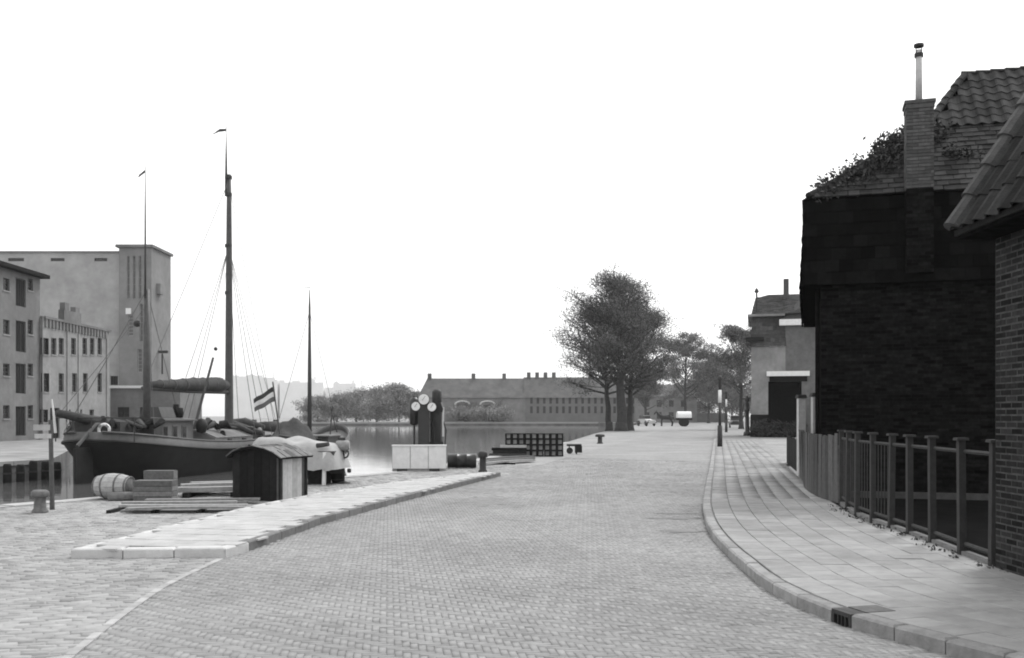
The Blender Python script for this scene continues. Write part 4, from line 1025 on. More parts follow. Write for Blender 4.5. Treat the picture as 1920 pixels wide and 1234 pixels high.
# aft deckhouse
dhz = dz(5) + .02
dh = MB(); dh.bx(-.95, .75, 3.6, 6.7, dhz - .1, dhz + 1.08); dko = dh.build('deckhouse', mat('deckhouse_paint', .14, .6, .2, 4), sb)
dr = MB(); dr.prism([(-1.1, dhz + 1.06), (.9, dhz + 1.06), (.9, dhz + 1.12), (.4, dhz + 1.2), (-.1, dhz + 1.23), (-.6, dhz + 1.2), (-1.1, dhz + 1.12)], 3.45, 6.85, 'y'); dr.build('deckhouse_roof', m_bulwark, sb)
for k in range(3):
    y0 = 4.05 + k * .8; wv = MB(); wv.bx(.752, .775, y0, y0 + .42, dhz + .35, dhz + .9); wo_ = wv.build('window', MATS['deckhouse_paint'], dko)
    MB().bx(.776, .785, y0 + .05, y0 + .37, dhz + .4, dhz + .85).build('pane', m_glass, wo_)
MB().bx(-.93, .73, 3.56, 3.597, dhz - .05, dhz + 1.04).build('aft_shade_board', m_wooddark, dko)  # dark board over the aft wall, the wall's shade put into its colour
# hold with hatch boards and tarpaulin
hz = dz(9)
hc = MB(); hc.prism([(-1.45, hz - .1), (1.45, hz - .1), (1.45, hz + .45), (.8, hz + .72), (0, hz + .82), (-.8, hz + .72), (-1.45, hz + .45)], 7.3, 11.3, 'y'); hco = hc.build('hatch_cover', m_hatch, sb)
for k in range(9): MB().prism([(-1.47, hz + .46), (-.8, hz + .735), (0, hz + .835), (.8, hz + .735), (1.47, hz + .46), (1.47, hz + .49), (.8, hz + .765), (0, hz + .865), (-.8, hz + .765), (-1.47, hz + .49)], 7.35 + k * .44, 7.35 + k * .44 + .4, 'y').build('hatch_board', m_hatch, hco)
hc = MB(); hc.prism([(-1.4, hz - .1), (1.4, hz - .1), (1.4, hz + .5), (0, hz + .85), (-1.4, hz + .5)], 12.9, 15.6, 'y'); hc.build('fore_hatch', m_hatch, sb)
# masts and spars
mz = dz(12)
mm_ = MB(); mm_.lathe([(.26, 0), (.24, .9), (.20, 1.2), (.175, 4), (.15, 8), (.12, 11), (.10, 12.6)], 12, (0, 12, mz)); mo = mm_.build('main_mast', m_spar, sb, True)
mm_ = MB(); mm_.lathe([(.075, 0), (.05, 1.6), (.015, 3.0)], 8, (-.14, 12, mz + 11.6)); mm_.build('topmast', m_spar, mo, True)
for zz in (7.0, 9.2, 11.6, 12.4): MB().lathe([(.17, 0), (.17, .14)], 10, (-.03, 12, mz + zz)).build('mast_band', m_iron, mo)
MB().bx(-.42, .42, 11.7, 12.4, mz - .05, mz + .75).build('mast_case', m_spar, sb)
pn = MB(); a0 = Vector((-.14, 12, mz + 14.75)); pn.tube([a0 + Vector((0, 0, -.25)), a0 + Vector((0, 0, .1))], .015, 5)
pn.add([a0, a0 + Vector((-.35, .05, .02)), a0 + Vector((-.8, .1, -.25)), a0 + Vector((-.4, .05, -.12)), a0 + Vector((0, .02, -.1))] , [(0, 1, 2, 3, 4)])
vsn = [tuple(Vector(v) + Vector((0, .015, 0))) for v in pn.v[-5:]]; pn.add(vsn, [(4, 3, 2, 1, 0)]); pn.build('pennant', m_tarpd, mo)
bo = MB(); bz = mz + 2.42
bo.tube([(0, 11.75, bz + .0), (0, 8, bz - .03), (0, 3.9, bz - .02)], [.09, .10, .07], 8); bmo = bo.build('boom', m_spar, sb, True)
fs_ = MB(); fs_.tube([(0, 11.7, bz + .32), (.04, 10.6, bz + .33), (-.03, 9.6, bz + .27), (.03, 8.4, bz + .25), (-.02, 7.0, bz + .18), (0, 5.5, bz + .15), (0, 4.4, bz + .12)], [.20, .34, .31, .30, .26, .19, .12], 10); fs_.build('furled_sail', m_sail, bmo, True)
for yy_, rr_, zc_ in ((10.9, .335, .31), (10.1, .325, .30), (9.2, .315, .27), (8.3, .305, .25), (7.3, .275, .20), (6.3, .235, .165), (5.3, .19, .15)): MB().tube([(rr_ * math.cos(a), yy_, bz + zc_ + rr_ * math.sin(a)) for a in np.linspace(0, 2 * math.pi, 13)], .022, 4).build('lashing', m_rope, bmo)
gf = MB(); gf.tube([(.35, 7.6, hz + .8), (.9, 8.3, hz + 3.9)], [.07, .05], 8); gf.build('spare_spar', m_spar, sb)
zm_ = dz(3.2)
mm_ = MB(); mm_.lathe([(.15, 0), (.14, 3), (.11, 6.0)], 10, (.5, 3.3, zm_)); mz2 = mm_.build('mizzen_mast', m_spar, sb, True)
MB().lathe([(.045, 0), (.03, 3), (.012, 5.0)], 8, (.5, 3.18, zm_ + 5.7)).build('mizzen_topmast', m_spar, mz2, True)
a0 = Vector((.5, 3.18, zm_ + 10.55)); pn = MB(); pn.add([a0, a0 + Vector((-.25, 0, -.18)), a0 + Vector((-.3, 0, -.3)), a0 + Vector((-.03, 0, -.12)), a0 + Vector((0, .012, 0)), a0 + Vector((-.25, .012, -.18)), a0 + Vector((-.3, .012, -.3)), a0 + Vector((-.03, .012, -.12))], [(0, 1, 2, 3), (7, 6, 5, 4)]); pn.build('pennant', m_tarpd, mz2)
MB().lathe([(.0, -.14), (.10, -.1), (.13, 0), (.10, .1), (.0, .14)], 10, (.15, 3.2, zm_ + 4.7)).build('block', m_iron, mz2)
mb2 = MB(); mb2.tube([(.45, 3.2, zm_ + .65), (-.5, 1.2, zm_ + 1.0), (-.85, -.4, zm_ + 1.28)], [.24, .20, .13], 10); mb2.build('covered_mizzen_boom', m_tarpd, sb, True)
cr = MB(); cr.tube([(-.7, .35, dz(.3) + .3), (-.72, .3, zm_ + 1.0)], .05, 6); cr.tube([(-.95, .3, dz(.3) + .3), (-.7, .3, zm_ + .9)], .04, 6); cr.build('boom_crutch', m_spar, sb)
lk = MB(); lk.bx(-1.2, .75, .9, 2.4, dz(1.5) - .05, dz(1.5) + .82); lk.bx(-1.5, -.9, 1.2, 2.9, dz(1.5) - .05, dz(1.5) + .6); lk.bx(.3, 1.2, 2.5, 3.2, dz(1.5) - .05, dz(1.5) + .95); lk.build('stern_locker', m_tarpd, sb)
st = MB()
for k in range(5):
    x = -1.5 + k * .75; yy = .55 - .25 * (1 - (x / 1.6) ** 2); st.tube([(x, yy, dz(.4)), (x, yy, dz(.4) + .85)], .022, 5)
st.tube([(-1.5, .5, dz(.4) + .85), (-.75, .33, dz(.4) + .85), (0, .3, dz(.4) + .85), (.75, .33, dz(.4) + .85), (1.5, .5, dz(.4) + .85)], .022, 5); st.build('stern_railing', m_iron, sb)
MB().tube([(-1.4, .35, dz(.3) + .3), (-1.45, .3, dz(.3) + 1.1), (-1.5, .3, dz(.3) + 1.5)], [.05, .035, .02], 6).build('flagstaff', m_white, sb)
wi = MB(); wi.lathe([(.16, -.5), (.16, .5)], 12, (0, 16.4, dz(16.4) + .45), Matrix.Rotation(R(90), 3, 'Y')); wi.bx(-.62, -.52, 16.2, 16.6, dz(16.4), dz(16.4) + .75); wi.bx(.52, .62, 16.2, 16.6, dz(16.4), dz(16.4) + .75); wi.build('windlass', m_iron, sb)
# leeboard and ventilators
MB().prism([(9.2, 1.1), (10.0, 1.05), (12.4, .25), (12.5, -.2), (11.2, -.25)], 2.09, 2.15, 'x').build('leeboard', m_hull, sb)
for (x, y) in ((-.6, 7.0), (1.1, 11.9)): MB().lathe([(.09, 0), (.09, .5), (.16, .6), (.16, .7), (.05, .75)], 10, (x, y, dz(y) + .1)).build('ventilator', m_iron, sb)
# deck clutter: skylight, coil, casks, fender, folded covers, coiled sail on the foredeck
MB().prism([(-.5, dhz + 1.22), (.45, dhz + 1.2), (.30, dhz + 1.62), (-.35, dhz + 1.62)], 4.6, 5.8, 'y').build('skylight', m_bulwark, sb)
MB().lathe([(.0, -.32), (.18, -.26), (.27, 0), (.18, .26), (0, .32)], 12, (.95, 7.05, dz(7) + .95)).build('fender', m_hull, sb, True)
for x, y, r_, h_ in ((.4, 6.2, .16, .4), (.1, 6.5, .13, .55), (-.3, 6.1, .2, .3)): MB().lathe([(r_ * .85, 0), (r_, h_ * .5), (r_ * .85, h_)], 12, (x, y, dhz + 1.2)).build('cask', m_wooddark, sb, True)
def bundle(pts, rad, m, nm): MB().tube(pts, rad, 9).build(nm, m, sb, True)
bundle([(-1.0, 13.2, hz + 1.0), (.2, 13.4, hz + 1.05), (1.2, 13.3, hz + .85)], [.16, .26, .12], m_tarpd, 'folded_cover')
bundle([(-.9, 12.7, hz + .7), (0, 12.6, hz + .95), (1.5, 12.5, hz + .55)], [.1, .22, .12], m_tarpd, 'folded_cover')
bundle([(.6, 14.2, hz + .9), (1.0, 15.3, hz + .85), (.8, 16.1, hz + .9)], [.2, .3, .15], m_sail, 'folded_sail')
bundle([(.2, 10.6, hz + .95), (.9, 11.0, hz + .9), (1.5, 11.2, hz + .6)], [.1, .15, .1], m_tarpd, 'rope_heap')
rs = random.Random(4)
for k in range(22):
    y = rs.uniform(7.4, 16.2); x = rs.uniform(-1.2, 1.5); zz = (hz + .75 if abs(x) < 1.2 else hz + .4) + .1
    bundle([(x, y, zz), (x + rs.uniform(-.4, .4), y + rs.uniform(.2, .5), zz + rs.uniform(.05, .35)), (x + rs.uniform(-.5, .5), y + rs.uniform(.5, 1.0), zz)], [.07, rs.uniform(.08, .2), .06], rs.choice((m_tarpd, m_sail, m_wooddark, m_hatch)), 'deck_bundle')
for k in range(14):
    x = rs.uniform(-1.5, 1.5); y = rs.uniform(.6, 2.8); bundle([(x, y, dz(1.5) + .6), (x + rs.uniform(-.5, .5), y + .3, dz(1.5) + rs.uniform(.68, .92)), (x + rs.uniform(-.4, .4), y + .3, dz(1.5) + .6)], [.06, .12, .06], rs.choice((m_tarpd, m_wooddark)), 'deck_bundle')
for x, y in ((1.5, 8.2), (1.55, 9.6), (1.5, 11.6)): MB().lathe([(.09, 0), (.07, .28), (.11, .32), (.1, .4)], 10, (x + .2, y, dz(y) + .02)).build('bitt', m_iron, sb)
# rigging
top = Vector((-.02, 12, mz + 12.3)); mid_ = Vector((-.02, 12, mz + 9.2))
for a, b, nm in ((mid_, Vector((0, 17.85, dz(17.8) + .6)), 'forestay'), (top, Vector((0, 17.6, dz(17.6) + .6)), 'topmast_stay'), (mid_, Vector((1.9, 10.6, dz(10.6) + .3)), 'shroud'), (mid_, Vector((-1.9, 10.6, dz(10.6) + .3)), 'shroud'), (mid_, Vector((1.95, 11.4, dz(11) + .3)), 'shroud'), (mid_, Vector((-1.95, 11.4, dz(11) + .3)), 'shroud'),
                 (top, Vector((0, 4.0, bz + .1)), 'topping_lift'), (mid_, Vector((0, 7.5, bz + .4)), 'halyard'), (mid_, Vector((1.7, 13.0, dz(13) + .4)), 'backstay'), (mid_, Vector((.4, 12.2, mz + .8)), 'halyard'), (Vector((.5, 3.3, zm_ + 6)), Vector((-1.6, 1.2, dz(1) + .4)), 'shroud'), (Vector((.5, 3.3, zm_ + 5.4)), Vector((-.8, -.3, zm_ + 1.3)), 'mizzen_lift'), (Vector((.5, 3.3, zm_ + 6)), Vector((1.5, 2.0, dz(2) + .3)), 'shroud'), (Vector((.5, 3.3, zm_ + 6)), Vector((.0, 7.0, dz(7) + 1.2)), 'shroud')):
    m_ = (a + b) / 2 - Vector((0, 0, .05)); MB().tube([a, m_, b], .014, 4).build(nm, m_rope, sb)
ball = MB(); ball.lathe([(.0, -.09), (.07, -.06), (.09, 0), (.07, .06), (.0, .09)], 10, (-.3, 11.2, mz + 4.4)); ball.tube([(-.3, 11.2, mz + 4.48), (-.02, 12, mz + 9)], .006, 4); ball.build('signal_ball', m_iron, sb)
lbz = thing('lifebuoy', 'white ring lifebuoy hung on the stern locker of the large barge', 'lifebuoy', tuple(Matrix.Rotation(th7, 3, 'Z') @ Vector((.35, .60, 0)) + Vector((-14.9, 35.5, WZ + dz(1.2) + .30))), th7)
r = MB()
for k in range(24):
    pass
ring = [Vector((.2 * math.cos(2 * math.pi * k / 24), -.07, .2 + .2 * math.sin(2 * math.pi * k / 24))) for k in range(25)]
MB().tube(ring, .055, 8, cap=False).build('ring', m_white, lbz, True)
for k in range(4): 
    a = k * math.pi / 2 + .78; MB().box((.2 * math.cos(a), -.07, .2 + .2 * math.sin(a)), (.07, .125, .125), 0, 0, -a).build('band', m_stripe, lbz)

for k in range(5):
    pl_ = thing('mooring_pile', 'black timber mooring pile clustered at the left quay corner', 'pile', (-17.35 - k * .16 + .3, 38.0 - k * .62, WZ), 0, 'black piles at the left quay corner')
    MB().lathe([(.15, -.8), (.14, .55 + .05 * (k % 3)), (.11, .62 + .05 * (k % 3))], 10).build('shaft', m_wooddark, pl_, True); MB().lathe([(.165, .30), (.165, .36)], 10).build('band', m_iron, pl_)
b2 = thing('small_barge', 'smaller single-masted barge with a tarpaulin load lying beyond the large one', 'barge', (-9.95, 42.4, WZ), R(-6.7))
L2 = 9.2; pt2, zd2 = boat_hull(b2, L2, 1.3, 1.55, 1.05, 1.9, m_hull, m_bulwark, .25, 3.0, -.35); d2 = lambda y: zd2(y / L2) - .25
MB().bx(-.04, .04, -.5, .2, -.4, 1.0).build('rudder', m_hull, b2)
lm_ = MB()
nx, ny = 10, 14; vs = []
for j in range(ny + 1):
    for i in range(nx + 1):
        u_ = i / nx * 2 - 1; v_ = j / ny * 2 - 1; hh = .95 * (1 - abs(u_) ** 2.5) * (1 - abs(v_) ** 3) * (1 + .25 * math.sin(v_ * 5 + 1) + .1 * math.sin(u_ * 9 + v_ * 7))
        vs.append((u_ * 1.05, 2.2 + v_ * 1.45, d2(2.2) + .1 + hh))
lm_.add(vs, [(j * (nx + 1) + i, j * (nx + 1) + i + 1, (j + 1) * (nx + 1) + i + 1, (j + 1) * (nx + 1) + i) for j in range(ny) for i in range(nx)]); lm_.build('tarpaulin_load', m_sail, b2, True)
MB().lathe([(.11, 0), (.09, 4), (.05, 6.6), (.02, 7.4)], 10, (0, 4.7, d2(4.7))).build('mast', m_spar, b2, True)
MB().box((-.1, 4.7, d2(4.7) + 7.5), (.32, .02, .03)).build('vane', m_iron, b2)
MB().bx(-.7, .7, 5.3, 7.3, d2(6), d2(6) + .5).build('cabin', m_bulwark, b2); MB().bx(-.78, .78, 5.2, 7.4, d2(6) + .5, d2(6) + .56).build('cabin_roof', m_deck, b2)
MB().bx(-.3, .3, 4.4, 5.0, d2(4.7), d2(4.7) + .6).build('mast_case', m_spar, b2)
MB().tube([(0, 7.9, d2(7.9)), (.25, 7.5, d2(7.9) + 1.6)], .03, 5).build('boathook', m_spar, b2); MB().tube([(.1, 8.8, d2(8.8)), (-.1, 8.3, d2(8.8) + 1.3)], .03, 5).build('spar', m_spar, b2)
MB().tube([(0, 4.7, d2(4.7) + 6.4), (0, 9.1, d2(9) + .3)], .012, 4).build('forestay', m_rope, b2); MB().tube([(0, 4.7, d2(4.7) + 6.4), (0, .1, d2(0) + .3)], .012, 4).build('backstay', m_rope, b2)
MB().lathe([(.2, 0), (.22, .25), (.2, .5)], 12, (.55, 4.2, d2(4.2))).build('water_cask', m_wooddark, b2)
# ensign with three bands on its staff at the stern of the small barge
fl = thing('ensign_flag', 'three-banded ensign hanging from a slanting staff at the small barge stern', 'flag', (-9.75, 42.75, WZ + d2(.3)), 0)
MB().tube([(0, 0, 0), (-.32, -.1, 2.55)], .03, 6).build('staff', m_spar, fl)
for k, m__ in enumerate((mat('flag_dark', .05, .9, .1, 10), m_white, mat('flag_deep_grey', .13, .9, .1, 10))):
    q = MB(); vs = []
    for i in range(9):
        t = i / 8
        for j in (0, 1):
            v = (k + j) / 3; x = -.30 - .85 * t + .06 * v; z = 2.35 - .55 * t - v * .62 * (1 - .15 * t) + .03 * math.sin(t * 9); vs.append((x, -.1 + .07 * math.sin(t * 8 + v), z))
    q.add(vs + [(a, b + .01, c) for a, b, c in vs], [(2 * i, 2 * i + 1, 2 * i + 3, 2 * i + 2) for i in range(8)] + [(18 + 2 * i, 18 + 2 * i + 2, 18 + 2 * i + 3, 18 + 2 * i + 1) for i in range(8)])
    q.build('flag_band', m__, fl, True)

# ================================================================== THINGS ON THE QUAY
QZ = .018
# post with a board on the quay edge
ps = thing('sign_post', 'thin leaning wooden post with a small crossboard at the quay edge', 'post', (G(98, 958).x, G(98, 958).y, 0))
MB().tube([(.0, 0, 0), (-.03, 0, 1.58)], [.042, .036], 8).build('post', m_woodgrey, ps)
MB().bx(-.30, -.02, -.06, -.035, 1.40, 1.50).build('crossboard', m_woodpale, ps); MB().bx(-.28, .0, -.06, -.035, 1.26, 1.34).build('crossboard', m_woodpale, ps)
def bollard(label, p, h, r, m=m_iron, cap=1.35):
    t = thing('bollard', label, 'bollard', p); MB().lathe([(r * 1.35, -.02), (r * 1.3, .03), (r, .07), (r * .92, h * .66), (r, h * .7)], 14).build('shaft', m, t, True)
    MB().lathe([(r * cap, h * .7), (r * cap * 1.08, h * .78), (r * cap * 1.05, h * .92), (r * cap * .8, h)], 14).build('cap', m, t, True); return t
g = G(75, 963); bollard('squat grey mooring bollard beside the thin post', (g.x, g.y, QZ), .38, .10, mat('worn_bollard', .13, .8, .4, 12, .3))
g = G(908, 887); bollard('black bollard at the tip of the traffic island kerb', (g.x - .05, g.y + .3, QZ), .60, .10)
g = G(1125, 832); bollard('small dark bollard near the elm trunks', (g.x, g.y, QZ), .55, .14, cap=1.9)
# big barrel lying on its side
bp = G(214, 938)
ba = thing('barrel', 'pale wooden barrel with iron hoops lying on its side', 'barrel', (bp.x, bp.y, QZ), R(-14)); MX = Matrix.Rotation(R(90), 3, 'Y')
br = lambda t: .19 + .065 * (1 - (2 * t - 1) ** 2)
for k in range(16):
    a0_, a1_ = 2 * math.pi * k / 16, 2 * math.pi * (k + .96) / 16; s = MB(); vs = []
    for t in np.linspace(0, 1, 7):
        for a in (a0_, a1_): vs.append((-.37 + .74 * t, br(t) * math.cos(a), .255 + br(t) * math.sin(a)))
    s.add(vs, [(2 * i, 2 * i + 2, 2 * i + 3, 2 * i + 1)[::-1] for i in range(6)]); s.build('stave', mat('barrel_stave', .36, .8, .25, 14, .3, 'object', .2), ba, True)
MB().lathe([(.17, -.33), (.17, .33)], 20, (0, 0, .255), MX).build('inner_drum', m_wooddark, ba)
MB().lathe([(.178, .335), (.178, .355)], 20, (0, 0, .255), MX).build('head', m_white, ba); MB().lathe([(.178, -.355), (.178, -.335)], 20, (0, 0, .255), MX).build('head', m_woodpale, ba)
for t, wd_ in ((.04, .035), (.30, .035), (.70, .035), (.96, .035)): 
    MB().lathe([(br(t) + .004, (t - .5) * .74 - wd_ / 2), (br(t) + .005, (t - .5) * .74 + wd_ / 2)], 24, (0, 0, .255), MX).build('hoop', mat('rusty_hoop', .12, .8, .4, 14), ba, True)
# log in front of the barrel
def log(label, a, b, r, m, grp=None):
    a = Vector(a); b = Vector(b); t = thing('log', label, 'log', ((a + b) / 2)[:], 0, grp); c = (a + b) / 2
    MB().tube([a - c, (b - a) * .1, b - c], [r, r * 1.04, r * .95], 10).build('trunk', m, t, True); MB().lathe([(r * .7, -.004), (r * .5, .004)], 10, (b - c) * 1.002, (b - a).to_track_quat('Z', 'Y').to_matrix()).build('cut_end', m_woodpale, t)
m_log = mat('log_bark', .16, .9, .35, 10, .5)
a = G(203, 941); b = G(250, 941); log('short grey log lying in front of the barrel', (a.x, a.y, .10), (b.x + .1, b.y + .1, .10), .088, m_log)
# block / crate with brick-like sides, and box behind
cp = G(283, 943)
def plank_box(label, p, w_, d_, h_, m, rz=0, n=3, cat='crate', name='crate', grp=None):
    t = thing(name, label, cat, p, rz, grp); MB().bx(-w_ / 2 + .012, w_ / 2 - .012, -d_ / 2 + .012, d_ / 2 - .012, .005, h_ - .012).build('core', m_wooddark, t)
    bh = h_ / n
    for k in range(n):
        z0, z1 = k * bh + .004, (k + 1) * bh - .004
        for args in ((-w_ / 2, w_ / 2, -d_ / 2 - .006, -d_ / 2 + .011), (-w_ / 2, w_ / 2, d_ / 2 - .011, d_ / 2 + .006), (-w_ / 2 - .006, -w_ / 2 + .011, -d_ / 2 + .012, d_ / 2 - .012), (w_ / 2 - .011, w_ / 2 + .006, -d_ / 2 + .012, d_ / 2 - .012)):
            MB().bx(*args, z0, z1).build('board', m, t)
    nb = max(2, int(d_ / .13))
    for k in range(nb): MB().bx(-w_ / 2, w_ / 2, -d_ / 2 + k * d_ / nb + .003, -d_ / 2 + (k + 1) * d_ / nb - .003, h_ - .011, h_ + .008).build('board', m, t)
    return t
m_crate = mat('crate_board', .15, .9, .35, 16, .4, 'object', .3)
plank_box('weathered grey crate standing in front of the barrel end', (cp.x, cp.y + .25, QZ), .72, .42, .39, m_crate, R(3), 4)
cp2 = G(287, 932); plank_box('smaller box standing behind the weathered crate', (cp2.x + .05, cp2.y + .3, QZ), .60, .3, .50, m_crate, R(2), 3, 'box', 'box')
# planks: a flat pile in front and long timbers behind
def plank(label, a, b, w_, h_, z, m, grp):
    a = Vector((a[0], a[1], 0)); b = Vector((b[0], b[1], 0)); c = (a + b) / 2; d = b - a
    mb = MB(); x = d.length / 2; bow = random.uniform(-.01, .02)
    vs = []
    for t in (-1, -.3, .4, 1):
        vs += [(t * x, -w_ / 2, 0 + bow * (1 - t * t)), (t * x, w_ / 2, bow * (1 - t * t)), (t * x, w_ / 2, h_ + bow * (1 - t * t)), (t * x, -w_ / 2, h_ + bow * (1 - t * t))]
    fs = [(3, 2, 1, 0), (12, 13, 14, 15)]
    for i in range(3): fs += [(4 * i + j, 4 * i + (j + 1) % 4, 4 * i + 4 + (j + 1) % 4, 4 * i + 4 + j) for j in range(4)]
    mb.add(vs, fs); o = mb.build('plank', m, None); o.location = (c.x, c.y, z); o.rotation_euler = (0, 0, math.atan2(d.y, d.x)); tag(o, label, 'plank', grp)
m_pl = mat('plank_wood', .24, .9, .3, 12, .4, 'object', .45)
random.seed(5)
for k in range(9):
    yy = 16.95 + k * .30 + random.uniform(-.05, .05); xl = (215 + k * 5 - 960) / F * yy + random.uniform(-.1, .3); xr = (468 + k * 3 - 960) / F * yy + random.uniform(-.4, .1)
    if yy > 19.0: continue
    lift = .02 if k % 2 else .075
    plank('weathered plank lying in the loose pile before the crate', (xl, yy), (xr, yy + random.uniform(-.05, .25)), random.uniform(.16, .24), .04, lift, m_pl, 'planks in the loose pile before the crate')
for k in range(3):
    x = -7.0 + k * .75; o = MB().bx(-.04, .04, -.9, .85, 0, .05).build('bearer', m_wooddark, None); o.location = (x + .25, 17.85, QZ + .003); tag(o, 'dark bearer under the loose plank pile', 'timber', 'bearers under the loose plank pile')
for k in range(4):
    a = (-6.75, 20.35 + k * .32); b = (-5.35, 20.9 + k * .38)
    plank('long thick timber stacked between crate and small shed', a, b, .26, .10, .12 + .04 * (k % 2) + (.0), m_pl, 'timbers between crate and shed')
for x in (-6.5, -5.6):
    o = MB().bx(-.06, .06, -.2, 1.6, 0, .10).build('bearer', m_wooddark, None); o.location = (x, 20.35 + (.2 if x > -6 else 0), QZ); tag(o, 'short dark bearer under the long timbers', 'timber', 'bearers under the timbers by the shed')
# small shed
sp_ = G(478, 941)
sh = thing('small_shed', 'small black shed with shingled roof and pale side wall on the quay', 'shed', (sp_.x, sp_.y, QZ), R(-16))
SW, SD, SH = .95, 1.15, .88
MB().bx(-SW / 2, SW / 2, 0, SD, 0, SH).build('body', m_wooddark, sh)
for k in range(6):
    x0 = -SW / 2 + k * SW / 6; xm = x0 + SW / 12; MB().bx(x0 + .004, x0 + SW / 6 - .004, -.018, -.001, .0, SH + .12 * (1 - (2 * xm / SW) ** 2)).build('board', m_wooddark, sh)
for k in range(6):
    y0 = .0 + k * SD / 6; MB().bx(SW / 2 + .001, SW / 2 + .02, y0 + (.0 if k else -.018), y0 + SD / 6 - .008, 0, SH - .02).build('side_board', m_woodpale if 0 < k < 5 else m_woodgrey, sh)
for s in (0, 1): MB().bx(SW / 2 + .021, SW / 2 + .045, .02 + s * (SD - .1), .10 + s * (SD - .1), 0, SH - .02).build('corner_post', m_wooddark, sh)
arc = [(-.56, SH - .03), (-.42, SH + .06), (-.22, SH + .13), (0, SH + .155), (.22, SH + .12), (.42, SH + .05), (.60, SH - .05)]
rfm = MB(); rfm.prism(arc + [(p[0] * .97, p[1] - .03) for p in arc[::-1]], -.10, SD + .1, 'y'); rfs = rfm.build('roof', m_wooddark, sh)
for i in range(len(arc) - 1):
    for j in range(6):
        a, b = arc[i], arc[i + 1]; d = math.atan2(b[1] - a[1], b[0] - a[0]); y0 = -.12 + j * .23 + random.uniform(-.02, .02)
        L_ = math.hypot(b[0] - a[0], b[1] - a[1]) + .04
        MB().box(((a[0] + b[0]) / 2, y0 + .1, (a[1] + b[1]) / 2 + .018 + random.uniform(0, .008)), (L_, .2, .012), 0, 0, -d + (.05 if b[0] > .1 else -.05)).build('shingle', mat('shingle', .13, .9, .4, 14, .4, 'object', .5), rfs)

# tarpaulin-covered stack on trestle legs
tp = thing('covered_stack', 'stack under a pale draped tarpaulin on white trestle legs beside the shed', 'covered stack', (G(560, 910).x, 24.4, QZ), R(-8))
nx, ny = 24, 14; vs = []
def tarp(u_, v_):
    x = -1.15 + 2.2 * u_; y = -.55 + 1.3 * v_
    top_ = 1.02 + .10 * math.sin(u_ * 4.2 + .6) + .05 * math.sin(v_ * 5 + u_ * 7) + .03 * math.sin(u_ * 17 + v_ * 9)
    ed = min(1, max(0, (min(v_, 1 - v_) - .0) / .22)); ed2 = min(1, max(0, (min(u_, 1 - u_)) / .10))
    bottom = .36 if u_ > .42 else .74
    k = (ed ** .35) * (ed2 ** .4); z = bottom + (top_ - bottom) * k + .02 * math.sin(u_ * 40) * (1 - k)
    return (x, y + .05 * math.sin(u_ * 25) * (1 - ed), z)
for j in range(ny + 1):
    for i in range(nx + 1): vs.append(tarp(i / nx, j / ny))
tm = MB(); tm.add(vs, [(j * (nx + 1) + i, j * (nx + 1) + i + 1, (j + 1) * (nx + 1) + i + 1, (j + 1) * (nx + 1) + i) for j in range(ny) for i in range(nx)]); tm.build('tarpaulin', m_tarp, tp, True)
for x, y in ((.12, -.42), (.72, -.42), (.12, .55), (.72, .55), (-.9, .5), (-.9, -.3)): MB().box((x, y, .39), (.075, .075, .78), 0, 0, .03).build('leg', m_white, tp)
MB().bx(-1.05, .95, -.42, .55, .70, .80).build('platform', m_woodgrey, tp); MB().bx(.2, .65, -.1, .3, .0, .34).build('dark_box', m_wooddark, tp)
MB().tube([(.55, -.45, .93), (.85, -.5, .97)], [.06, .05], 8).build('dark_roll', m_tarpd, tp)
# hand winch stand next to it
wn = thing('winch_stand', 'small iron stand with drum and crank wheel next to the tarpaulin stack', 'winch', (G(642, 909).x, G(642, 909).y + .2, QZ), 0)
MB().tube([(0, 0, 0), (0, 0, .95)], .025, 8).build('post', m_iron, wn); MB().lathe([(.17, 0), (.15, .03), (.04, .06)], 14).build('foot', m_iron, wn)
MB().lathe([(.10, -.16), (.13, -.1), (.13, .1), (.10, .16)], 14, (-.02, 0, .92), Matrix.Rotation(R(90), 3, 'Y')).build('drum', mat('grey_enamel', .26, .7, .3, 12), wn)
MB().tube([(.10 * math.cos(a) + .02, -.03, .72 + .10 * math.sin(a)) for a in np.linspace(0, 2 * math.pi, 15)], .022, 6).build('crank_wheel', m_iron, wn)
MB().bx(-.34, .02, -.06, .06, .24, .34).build('shelf_bar', m_iron, wn); MB().lathe([(.0, -.06), (.05, -.04), (.05, .04), (.0, .06)], 10, (.13, 0, .31)).build('knob', m_iron, wn); MB().box((-.05, 0, 1.08), (.18, .05, .06)).build('handle', m_iron, wn)
ck = MB(); 
cask = thing('small_cask', 'dark small cask under the tarpaulin stack edge', 'cask', (G(628, 909).x, G(628, 909).y + .35, QZ)); MB().lathe([(.13, 0), (.17, .15), (.17, .25), (.13, .40)], 14).build('body', m_wooddark, cask, True); MB().lathe([(.155, .08), (.158, .11)], 14).build('hoop', m_iron, cask); MB().lathe([(.11, .401), (.10, .41)], 14).build('lid', m_woodgrey, cask)

